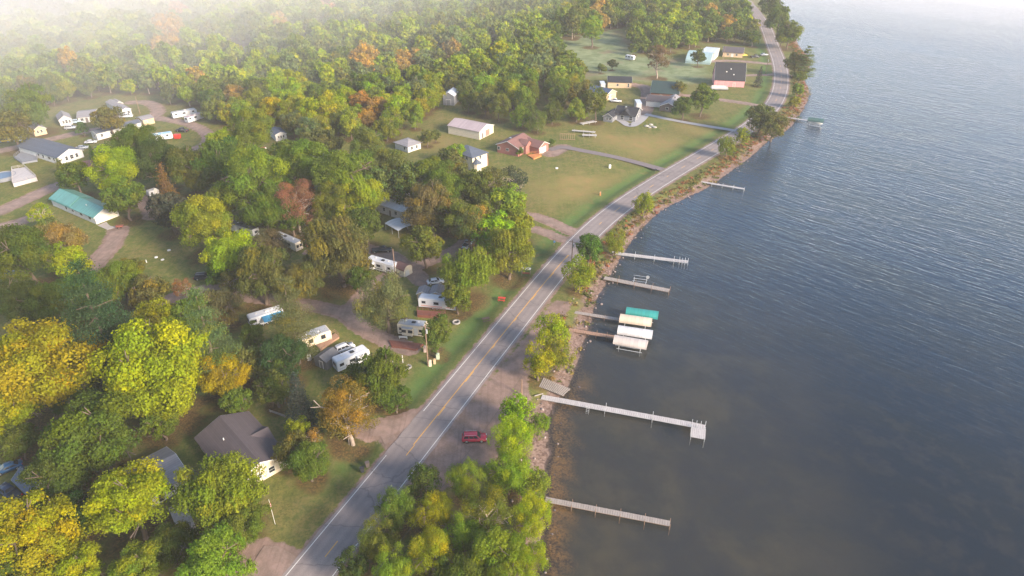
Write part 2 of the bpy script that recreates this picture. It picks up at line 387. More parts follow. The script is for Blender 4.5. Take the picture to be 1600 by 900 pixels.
# shore: gravel, then the lake bed
vor = N(t, 'ShaderNodeTexVoronoi'); vor.inputs['Scale'].default_value = 2.6; t.links.new(co_, vor.inputs['Vector'])
vr = N(t, 'ShaderNodeSeparateColor'); t.links.new(vor.outputs['Color'], vr.inputs[0])
grav = mixc(t, vr.outputs[0], (.095, .062, .050), (.23, .165, .138)); grav = mixc(t, mth(t, 'MULTIPLY', sstep(t, fine, .4, .7), .5), grav, (.16, .10, .075))
ds = attr(t, 'landward').outputs['Fac']
dsn = mth(t, 'ADD', ds, mth(t, 'MULTIPLY_ADD', mid, 5.0, -2.5))
gc = mixc(t, sstep(t, dsn, 5.4, 3.4), gc, grav)
wet = mixc(t, sstep(t, fine, .4, .62), (.035, .026, .02), (.12, .085, .05))
gc = mixc(t, sstep(t, dsn, 1.2, .1), gc, wet)
bedn = mth(t, 'ADD', mth(t, 'MULTIPLY', noise(t, co_, .09, 5, .62, .4), .75), mth(t, 'MULTIPLY', mid, .25)); bed = mixc(t, sstep(t, bedn, .34, .66), (.082, .071, .047), (.044, .046, .038)); bed = mixc(t, sstep(t, big, .40, .66), bed, (.040, .040, .040)); bed = mixc(t, sstep(t, attr(t, 'landward').outputs['Fac'], -26, -75), bed, (.010, .016, .024)); bed = mixc(t, mth(t, 'MULTIPLY', sstep(t, mid, .45, .7), .5), bed, (.052, .045, .033))  # bed darkens offshore in its colour, standing in for light lost in deep water
gold = mixc(t, sstep(t, mth(t, 'ADD', mth(t, 'MULTIPLY', mid, .5), mth(t, 'MULTIPLY', fine, .5)), .42, .58), (.05, .03, .014), (.27, .155, .05)); gold = mixc(t, mth(t, 'MULTIPLY', vr.outputs[1], .4), gold, (.12, .10, .07))
bed = mixc(t, attr(t, 'golden').outputs['Fac'], bed, gold)
gc = mixc(t, sstep(t, ds, .1, -.9), gc, bed)
b = N(t, 'ShaderNodeBsdfPrincipled'); b.inputs['Roughness'].default_value = .95; b.inputs['Specular IOR Level'].default_value = .1
t.links.new(gc, b.inputs['Base Color'])
bp = N(t, 'ShaderNodeBump'); bp.inputs['Strength'].default_value = .6; bp.inputs['Distance'].default_value = .12
t.links.new(mth(t, 'ADD', fine, mth(t, 'MULTIPLY', mid, 1.5)), bp.inputs['Height']); t.links.new(bp.outputs[0], b.inputs['Normal'])
t.links.new(b.outputs[0], o.inputs[0]); gme.materials.append(m)

# water
wv = [(-3500, -500), (3500, -500), (3500, 5000), (-3500, 5000)]
wme = bpy.data.meshes.new('lake_water'); wme.from_pydata([(x, y, WATER_Z) for x, y in wv], [], [(0, 1, 2, 3)])
WATER = bpy.data.objects.new('lake_water', wme); COL.objects.link(WATER); tag(WATER, 'rippled blue grey lake with clear brown shallows', 'lake', None, 'structure')
m, t, o = newmat('lake_water_surface'); co_ = objco(t)
def wavemap(rot, sx, sy):
    mp = N(t, 'ShaderNodeMapping'); mp.vector_type = 'TEXTURE'; mp.inputs['Rotation'].default_value = (0, 0, R(rot)); mp.inputs['Scale'].default_value = (sx, sy, 1)
    t.links.new(co_, mp.inputs[0]); return mp.outputs[0]
w1 = noise(t, wavemap(-46, 8.0, 1.5), 1.0, 3, .5, .5)       # crests running away to the right
w2 = noise(t, wavemap(-38, 3.4, .75), 1.0, 3, .55, .4)
w3 = noise(t, wavemap(-55, 1.2, .35), 1.0, 3, .6)
w4 = noise(t, wavemap(-35, 40, 18), 1.0, 3, .5, .5)
hgt = mth(t, 'ADD', mth(t, 'MULTIPLY', w1, 1.0), mth(t, 'ADD', mth(t, 'MULTIPLY', w2, .45), mth(t, 'MULTIPLY', w3, .10)))
gust = noise(t, wavemap(-35, 120, 45), 1.0, 3, .5, .8)
sxy = N(t, 'ShaderNodeSeparateXYZ'); t.links.new(co_, sxy.inputs[0])
open_w = sstep(t, mth(t, 'ADD', sxy.outputs[1], mth(t, 'MULTIPLY', sxy.outputs[0], .45)), 85, 260)   # sheltered near the docks, choppier out on the lake
amp = mth(t, 'MULTIPLY', mth(t, 'MULTIPLY_ADD', open_w, .85, .15), mth(t, 'MULTIPLY_ADD', gust, .9, .55))
bp = N(t, 'ShaderNodeBump'); bp.inputs['Strength'].default_value = 1.0; bp.inputs['Distance'].default_value = .32
t.links.new(mth(t, 'MULTIPLY', hgt, amp), bp.inputs['Height'])
geo = N(t, 'ShaderNodeNewGeometry'); dt = N(t, 'ShaderNodeVectorMath'); dt.operation = 'DOT_PRODUCT'; t.links.new(geo.outputs['Incoming'], dt.inputs[0]); t.links.new(bp.outputs[0], dt.inputs[1])
fres = mth(t, 'MULTIPLY_ADD', mth(t, 'POWER', mth(t, 'SUBTRACT', 1.0, mth(t, 'ABSOLUTE', dt.outputs['Value']), clamp=True), 5.0), .98, .02)   # the same from both sides, so daylight reaches the bed
gl = N(t, 'ShaderNodeBsdfGlossy'); gl.inputs['Roughness'].default_value = .10; t.links.new(bp.outputs[0], gl.inputs['Normal']); gl.inputs['Color'].default_value = (1, 1, 1, 1)
tr = N(t, 'ShaderNodeBsdfTransparent'); tr.inputs['Color'].default_value = (.80, .78, .72, 1)
df = N(t, 'ShaderNodeBsdfDiffuse')
t.links.new(mixc(t, sstep(t, w4, .42, .62), (.016, .044, .085), (.028, .050, .074)), df.inputs['Color'])
body = N(t, 'ShaderNodeMixShader'); t.links.new(mth(t, 'MULTIPLY_ADD', open_w, .50, .12), body.inputs[0])
t.links.new(tr.outputs[0], body.inputs[1]); t.links.new(df.outputs[0], body.inputs[2])
ms = N(t, 'ShaderNodeMixShader'); t.links.new(fres, ms.inputs[0]); t.links.new(body.outputs[0], ms.inputs[1]); t.links.new(gl.outputs[0], ms.inputs[2])
t.links.new(ms.outputs[0], o.inputs[0]); wme.materials.append(m)

# strips (road, markings, tracks)
def strip(name, line, hw, z, mat, kind='structure', follow=False, label=None, cat=None, jit=0.0, cols=2):
    n = len(line); hw = np.full(n, hw) if np.isscalar(hw) else hw
    vs, us = [], []
    for k in range(cols):
        f = -1 + 2 * k / (cols - 1); j = RS.normal(0, jit, n) if jit and k in (0, cols - 1) else 0
        q = offset_line(line, f * hw + j); vs.append(q)
    v = np.array(vs).transpose(1, 0, 2).reshape(-1, 2)
    zz = np.array([ground_z(*p) + z for p in v]) if follow else np.full(len(v), z)
    co = np.column_stack([v, zz]); q = []
    for i in range(n - 1):
        for k in range(cols - 1): a = i * cols + k; q.append((a, a + 1, a + cols + 1, a + cols))
    me = grid_mesh(name, co, np.array(q)); me.materials.append(mat)
    ob = bpy.data.objects.new(name, me); COL.objects.link(ob); return tag(ob, label, cat, None, kind)
m, t, o = newmat('asphalt'); co_ = objco(t)
n1 = noise(t, co_, .18, 5, .6); n2 = noise(t, co_, 6.0, 4, .6)
c = mixc(t, sstep(t, n1, .35, .65), (.205, .170, .160), (.240, .202, .190)); c = mixc(t, mth(t, 'MULTIPLY', sstep(t, n2, .4, .75), .35), c, (.085, .08, .083))
vo = N(t, 'ShaderNodeTexVoronoi'); vo.feature = 'DISTANCE_TO_EDGE'; vo.inputs['Scale'].default_value = .13; vo.inputs['Randomness'].default_value = 1
mpv = N(t, 'ShaderNodeMapping'); mpv.inputs['Rotation'].default_value = (0, 0, R(-24)); mpv.inputs['Scale'].default_value = (.55, 1.2, 1); t.links.new(co_, mpv.inputs[0])
wob = N(t, 'ShaderNodeVectorMath'); wob.operation = 'ADD'; nz = N(t, 'ShaderNodeTexNoise'); nz.inputs['Scale'].default_value = .8; t.links.new(co_, nz.inputs['Vector'])
t.links.new(mpv.outputs[0], wob.inputs[0]); t.links.new(nz.outputs['Color'], wob.inputs[1]); t.links.new(wob.outputs[0], vo.inputs['Vector'])
c = mixc(t, mth(t, 'MULTIPLY', sstep(t, vo.outputs['Distance'], .022, .006), .35), c, (.05, .047, .05))
wt = attr(t, 'wheel').outputs['Fac']; c = mixc(t, mth(t, 'MULTIPLY', wt, .28), c, (.09, .085, .088))
b = N(t, 'ShaderNodeBsdfPrincipled'); b.inputs['Roughness'].default_value = .85; b.inputs['Specular IOR Level'].default_value = .25
t.links.new(c, b.inputs['Base Color']); t.links.new(b.outputs[0], o.inputs[0]); ASPH = m
ROAD = strip('road', ROADC, 3.95, .060, ASPH, label='two lane asphalt road following the lake shore', cat='road', cols=17, jit=.06)
nn = len(ROADC); lat = np.tile(np.linspace(-3.95, 3.95, 17), nn)
vattr(ROAD.data, 'wheel', sum(np.exp(-((lat - q) / .45) ** 2) for q in (-2.5, -.9, .9, 2.5)))
def worn(name, c, lo, hi):
    m, t, o = newmat(name); co_ = objco(t)
    b = N(t, 'ShaderNodeBsdfPrincipled'); b.inputs['Roughness'].default_value = .7
    f = sstep(t, mth(t, 'MULTIPLY_ADD', noise(t, co_, 3.5, 5, .7), .6, mth(t, 'MULTIPLY', noise(t, co_, .09, 2), .4)), lo, hi)
    t.links.new(mixc(t, f, (.14, .13, .13), c), b.inputs['Base Color']); t.links.new(b.outputs[0], o.inputs[0]); return m
LW, LY = worn('worn_white_line', (.54, .52, .49), .34, .44), worn('worn_yellow_line', (.54, .28, .045), .31, .43)
def sub(line, y0, y1): return line[(line[:, 1] > y0) & (line[:, 1] < y1)]
Yv = lambda y: at(700, y)[1]
left = offset_line(ROADC, -3.35); right = offset_line(ROADC, 3.35)
strip('road_edge_line', sub(left, -40, at(0, 707)[1]), .07, .066, LW, label='white edge line on the house side, nearer stretch', cat='road marking')
strip('road_edge_line', sub(left, at(0, 646)[1], 560), .07, .066, LW, label='white edge line on the house side, past the gravel entrance', cat='road marking')
strip('road_edge_line', sub(right, -40, 560), .07, .066, LW, label='white edge line along the lake side of the road', cat='road marking')
strip('road_centre_line', sub(offset_line(ROADC, -.14), at(0, 700)[1], at(0, 395)[1]), .085, .066, LY, label='solid yellow no passing line on the near straight', cat='road marking')
dm = MB(); arc = np.concatenate([[0], np.cumsum(np.linalg.norm(np.diff(ROADC, axis=0), axis=1))])
s_ = 0.0
while s_ < arc[-1] - 4:
    ii = np.where((arc >= s_) & (arc <= s_ + 4.2))[0]
    if len(ii) >= 2:
        seg = ROADC[ii[0]:ii[-1] + 1]; a_, b_ = offset_line(seg, .02), offset_line(seg, .17)
        vs = [(*p, .066) for p in a_] + [(*p, .066) for p in b_]; n = len(seg)
        dm.add(vs, [(i, i + n, i + n + 1, i + 1) for i in range(n - 1)], LY)
    s_ += 12.2
tag(dm.build('road_dashes'), 'broken yellow dashes down the middle of the road', 'road marking', None, 'structure')
m, t, o = newmat('gravel_track_surface'); b = N(t, 'ShaderNodeBsdfPrincipled'); b.inputs['Roughness'].default_value = .95
co_ = objco(t); c = dirt_color(t, co_); t.links.new(c, b.inputs['Base Color']); t.links.new(b.outputs[0], o.inputs[0]); TRM = m
TL = ['gravel turn in from the road by the near houses', 'short gravel spur beside the turn in', 'gravel lane through the trailer park', 'gravel lane winding to the road by the lawn',
      'gravel side lane among parked trailers', 'short gravel parking spur', 'rutted second track joining the road', 'gravel loop road past the far trailers', 'gravel curve round the parked truck',
      'gravel drive by the teal roofed garage', 'gravel path under the yellow tree', 'gravel path across the lawn', 'drive apron by the brick house', 'gravel lane by the dark roofed barn',
      'gravel drive by the far tan house', 'gravel yard between cabins', 'short drive beside the steep roofed house', 'gravel drive at the bottom edge', 'gravel patch at the left edge']
for k_, ((line, hw), l_) in enumerate(zip(TRK, TL)): strip('gravel_track', line, hw * .85, .012 + .002 * k_, TRM, label=l_, cat='track', jit=.22)
DRV = paint('old_asphalt', (.15, .125, .125), .9, .2, .7); DRC = paint('pale_concrete', (.27, .265, .275), .9, .12, .5)
line = smooth_line(P2([(1036, 266), (1000, 256), (960, 246), (920, 238), (880, 231), (858, 235)]), 1.5)
strip('driveway', line, np.linspace(1.7, 1.8, len(line)), .24, DRV, follow=False, label='grey asphalt driveway to the brick house', cat='driveway', jit=.05)
line = smooth_line(P2([(1150, 205), (1100, 197), (1050, 188), (1008, 179)]), 1.5)
strip('driveway', line, 1.5, .24, DRC, label='pale concrete driveway to the grey house', cat='driveway')
line = smooth_line(P2([(960, 184), (972, 190), (985, 197), (998, 190), (1006, 181)]), 1.5)
strip('patio', line, np.linspace(1.5, 2.4, len(line)), .22, DRC, label='curved pale stone patio before the grey house', cat='patio')
# ================================================================== trees
def leaf_mat(name, inst):
    m, t, o = newmat(name)
    if inst:
        a = attr(t, 'tcol', 'INSTANCER'); col, alp, rnd = a.outputs['Color'], a.outputs['Alpha'], attr(t, 'trnd', 'INSTANCER').outputs['Fac']
    else:
        oi = N(t, 'ShaderNodeObjectInfo'); col, alp, rnd = oi.outputs['Color'], oi.outputs['Alpha'], oi.outputs['Random']
    lv = attr(t, 'leafv'); s = N(t, 'ShaderNodeSeparateXYZ'); t.links.new(lv.outputs['Vector'], s.inputs[0])
    cl = mth(t, 'FRACT', mth(t, 'ADD', s.outputs[0], rnd))
    warm = mixc(t, 1.0, col, (1.42, 1.22, .6), 'MULTIPLY')
    f = mth(t, 'MULTIPLY_ADD', s.outputs[1], .35, cl)           # whole sprays turn first, with ragged borders
    fs = N(t, 'ShaderNodeMapRange'); t.links.new(mth(t, 'SUBTRACT', mth(t, 'MULTIPLY', alp, 1.35), f), fs.inputs[0]); fs.inputs[1].default_value = -.06; fs.inputs[2].default_value = .06
    c = mixc(t, fs.outputs[0], col, warm)
    g = mixc(t, 1.0, c, (.72, .95, .9), 'MULTIPLY'); c = mixc(t, mth(t, 'FRACT', mth(t, 'MULTIPLY', cl, 7.3)), c, g)
    br = mth(t, 'MULTIPLY_ADD', s.outputs[1], .5, .75)
    cc = N(t, 'ShaderNodeCombineXYZ')
    for i in range(3): t.links.new(br, cc.inputs[i])
    c = mixc(t, 1.0, c, cc.outputs[0], 'MULTIPLY')
    d = N(t, 'ShaderNodeBsdfDiffuse'); tl = N(t, 'ShaderNodeBsdfTranslucent'); mx = N(t, 'ShaderNodeMixShader'); mx.inputs[0].default_value = .38
    t.links.new(c, d.inputs[0]); t.links.new(c, tl.inputs[0]); t.links.new(d.outputs[0], mx.inputs[1]); t.links.new(tl.outputs[0], mx.inputs[2])
    t.links.new(mx.outputs[0], o.inputs[0]); return m
LEAF, LEAFI = leaf_mat('leaves', False), leaf_mat('forest_leaves', True)
BARK = paint('bark', (.115, .085, .065), .95, .3, 3); BARKP = paint('pale_bark', (.26, .21, .17), .95, .25, 3)

def leaf_quads(P, Nn, size, rs, asp=1.35):
    n = len(P); a = rs.normal(size=(n, 3)); u = np.cross(Nn, a); u /= np.linalg.norm(u, axis=1)[:, None] + 1e-9; v = np.cross(Nn, u)
    sz = (size * rs.uniform(.5, 1.45, n))[:, None]
    j = lambda: rs.uniform(.6, 1.15, (n, 1))
    V = np.stack([P - u * sz * .5 * asp * j(), P - v * sz * .5 * j(), P + u * sz * .5 * asp * j(), P + v * sz * .5 * j()], 1)
    V[:, 1] += Nn * sz * .12; V[:, 3] -= Nn * sz * .12
    return V.reshape(-1, 3)
def unit(a): return a / (np.linalg.norm(a, axis=-1, keepdims=True) + 1e-9)
def crown_arrays(kind, n, size, rs):
    """points, normals and clump numbers of the leaf sprays of one crown, radius 1, centre at the origin"""
    P, Q, C = [], [], []
    if kind in ('round', 'tall', 'sparse', 'willow'):
        rz = {'round': 1.0, 'tall': 1.45, 'sparse': 1.15, 'willow': 1.1}[kind]
        k = {'round': 46, 'tall': 52, 'sparse': 26, 'willow': 60}[kind]
        cs = []
        lob = unit(rs.normal(size=(7, 3))); la = rs.uniform(-.34, .30, 7)
        for tries in range(4000):
            d = unit(rs.normal(size=3))
            if d[2] < -.65: continue
            rad = rs.uniform(.50, .84) * (1 + sum(la[q] * max(0, d @ lob[q]) ** 3 for q in range(7)))
            if rs.rand() < .16: rad *= .5
            c = d * rad * np.array([1, 1, rz])
            if d[2] < -.2: c[:2] *= .85
            if all(np.linalg.norm((c - q)) > (.19 if kind != 'willow' else .15) for q in cs): cs.append(c)
            if len(cs) >= k: break
        for ci, c in enumerate(cs):
            rc = rs.uniform(.20, .36) * (.8 if kind == 'willow' else 1.0); m = int(n / k * (rc / .28) ** 2)
            ns = 9; sub = unit(rs.normal(size=(ns, 3)) + unit(c / np.array([1, 1, rz])) * .6 + np.array([0, 0, .5]))     # twig sprays on each bough
            d = unit(rs.normal(size=(m, 3)) * .42 + sub[rs.randint(ns, size=m)])
            rr = rc * rs.uniform(.70, 1.10, (m, 1)) * (1 + .18 * np.cos(11 * d[:, :1] + 9 * d[:, 1:2] + 6.28 * rs.rand()))
            sc = np.array([1, 1, .8 if kind != 'willow' else 1.25])
            p = c + d * rr * sc
            if kind == 'willow': p[:, 2] -= (rs.rand(m) ** 2) * .35 * rc * 2
            P.append(p); Q.append(unit(d + rs.normal(size=(m, 3)) * .45)); C.append(np.full(m, rs.rand()))
        m = int(n * .08); d = unit(rs.normal(size=(m, 3))); P.append(d * rs.uniform(.1, .55, (m, 1)) * np.array([1, 1, rz])); Q.append(unit(rs.normal(size=(m, 3)))); C.append(np.full(m, .5))
    else:                                    # conifers: whorls of boughs; z from -1.9 (lowest bough) to +1.9 (tip)
        top = 1.9; nl = {'pine': 11, 'spruce': 17, 'column': 15}[kind]
        for i in range(nl):
            f = i / (nl - 1); z = -1.5 + f * (top + 1.45)
            if kind == 'pine': rad = (1 - f ** 1.6) * .95 * rs.uniform(.75, 1.2) + .1
            elif kind == 'spruce': rad = (1 - f) * 1.0 + .05
            else: rad = .75 * math.sqrt(max(0, 1 - (2 * f - 1) ** 2 * .9))
            nb = max(4, int((5 if kind == 'pine' else 8) + rad * 4))
            for b in range(nb):
                a = rs.uniform(0, 6.283); ln = rad * rs.uniform(.7, 1.15); m = max(4, int(n / (nl * nb * .62) * (rad + .15)))
                q = rs.rand(m) ** .7 * ln; wd = (.10 + .16 * q / (rad + .1)) * rs.normal(size=m)
                zz = z + (q * (.16 if kind == 'pine' else -.28)) + rs.normal(size=m) * .05 + rs.uniform(-.06, .06)
                P.append(np.stack([np.cos(a) * q - np.sin(a) * wd, np.sin(a) * q + np.cos(a) * wd, zz], 1))
                Q.append(unit(np.array([math.cos(a) * .35, math.sin(a) * .35, 1]) + rs.normal(size=(m, 3)) * .5)); C.append(np.full(m, rs.rand()))
    return np.vstack(P), np.vstack(Q), np.concatenate(C)
def crown_mesh(name, kind, n, size, seed, mat, zc=0.0):
    rs = np.random.RandomState(seed); P, Q, C = crown_arrays(kind, n, size, rs)
    V = leaf_quads(P + np.array([0, 0, zc]), Q, size, rs); q = np.arange(len(V)).reshape(-1, 4)
    me = grid_mesh(name, V, q); a = me.attributes.new('leafv', 'FLOAT_VECTOR', 'FACE')
    a.data.foreach_set('vector', np.stack([C, rs.rand(len(C)), np.zeros(len(C))], 1).astype(np.float32).ravel())
    me.materials.append(mat); return me
ZC = {'round': 1.22, 'tall': 1.62, 'sparse': 1.5, 'willow': 1.2, 'pine': 2.2, 'spruce': 1.95, 'column': 1.75}
HT = {'round': 2.2, 'tall': 3.4, 'sparse': 2.85, 'willow': 2.5, 'pine': 4.1, 'spruce': 3.85, 'column': 3.4}
def trunk_mesh(name, kind, seed, mat):
    rs = np.random.RandomState(seed + 500); mb = MB(); zc = ZC[kind]; p = np.array([0, 0, -.15]); r = .075 if kind != 'column' else .05
    if kind in ('pine', 'spruce', 'column'):
        mb.tube((0, 0, -.15), (0, 0, zc), r * .9, r * .6, mat, 7); mb.tube((0, 0, zc), (0, 0, zc + 1.7), r * .6, .012, mat, 6)
        for i in range(9):
            a = rs.uniform(0, 6.28); z = rs.uniform(.6, zc + .8); l = rs.uniform(.35, .75) * (1 - .2 * z / zc)
            mb.tube((0, 0, z), (math.cos(a) * l, math.sin(a) * l, z + rs.uniform(-.05, .15)), .022, .006, mat, 5)
    else:
        pts = [p]
        for i in range(4): pts.append(pts[-1] + np.array([rs.normal() * .05, rs.normal() * .05, (zc + .15) * .24]))
        for i in range(4): mb.tube(pts[i], pts[i + 1], r * (1 - .16 * i), r * (1 - .16 * (i + 1)), mat, 8)
        for i in range(9 if kind != 'sparse' else 16):
            k = rs.randint(2, 5); d = unit(np.array([rs.normal(), rs.normal(), rs.uniform(.4, 1.3)])); l = rs.uniform(.4, .75); b = pts[k] + d * l
            mb.tube(pts[k], b, r * .42, r * .2, mat, 6)
            for _ in range(3):
                e = unit(d + rs.normal(size=3) * .5); mb.tube(b, b + e * rs.uniform(.25, .4), r * .2, .008, mat, 5)
    o = mb.build(name); me = o.data; bpy.data.objects.remove(o); return me
LODS = {'near': (30000, .038), 'mid': (6500, .078), 'far': (1700, .145)}
PROTO = {}
def proto(kind, lod, var):
    k = (kind, lod, var)
    if k not in PROTO:
        n, s = LODS[lod]; 
        if kind == 'sparse': n = int(n * .42); s *= .85
        if kind in ('pine', 'spruce'): n = int(n * .9); s *= .85
        if kind == 'willow': s *= .82; n = int(n * 1.15)
        seed = hash((len(kind), ord(kind[0]), var)) % 9973
        PROTO[k] = (crown_mesh('crown_' + kind, kind, n, s, seed, LEAF), trunk_mesh('trunk_' + kind, kind, seed, BARKP if kind == 'sparse' else BARK))
    return PROTO[k]
TCOL = {'K': (.060, .080, .017), 'G': (.090, .120, .018), 'M': (.122, .152, .019), 'L': (.190, .220, .018), 'A': (.215, .250, .011), 'Y': (.250, .242, .010), 'T': (.175, .135, .032),
        'O': (.26, .165, .048), 'R': (.24, .12, .06), 'B': (.150, .105, .045), 'D': (.120, .125, .030), 'P': (.055, .085, .030), 'W': (.115, .135, .050), 'S': (.060, .070, .045)}
TNAME = {'round': 'broadleaf_tree', 'tall': 'broadleaf_tree', 'sparse': 'sparse_tree', 'willow': 'willow_tree', 'pine': 'pine_tree', 'spruce': 'spruce_tree', 'column': 'slender_tree'}
TREES = []; TPOS = []
def plant(pos, r, kind, col, acc, label, group, rs=random, zs=1.0, grid=None):
    s = ppm(pos) * .64 * r; lod = 'near' if s > 21 else ('mid' if s > 9 else 'far')
    nv = {'near': 5, 'mid': 5, 'far': 4}[lod]
    cm, tm_ = proto(kind, lod, rs.randrange(nv if kind in ('round', 'tall', 'willow') else 2))
    root = thing(TNAME[kind], label, 'tree', (pos[0], pos[1], pos[2]), rs.uniform(0, 6.283), group)
    root.scale = (r, r * rs.uniform(.92, 1.08), r * zs)
    c = bpy.data.objects.new('crown', cm); COL.objects.link(c); c.parent = root; c.location = (0, 0, ZC[kind])
    k = tuple(max(.004, v * rs.uniform(.86, 1.16)) for v in col); c.color = (*k, acc)
    tr_ = bpy.data.objects.new('trunk', tm_); COL.objects.link(tr_); tr_.parent = root
    TPOS.append((pos[0], pos[1], r)); return root
def tree(px, py, rp, col, kind, label, acc=.25, zs=1.0, group=None):
    """px, py: middle of the crown in the photograph; rp: its half width there"""
    zc = ZC[kind] * zs; p = at(px, py, 0); r = rp / ppm(p)
    for _ in range(4): p = at(px, py, zc * r); r = rp / ppm(p)
    z0 = float(ground_z(p.x, p.y)); TREES.append((px, py, rp))
    return plant((p.x, p.y, max(z0, WATER_Z) - .05), r, kind, TCOL[col], acc, label, group, zs=zs)
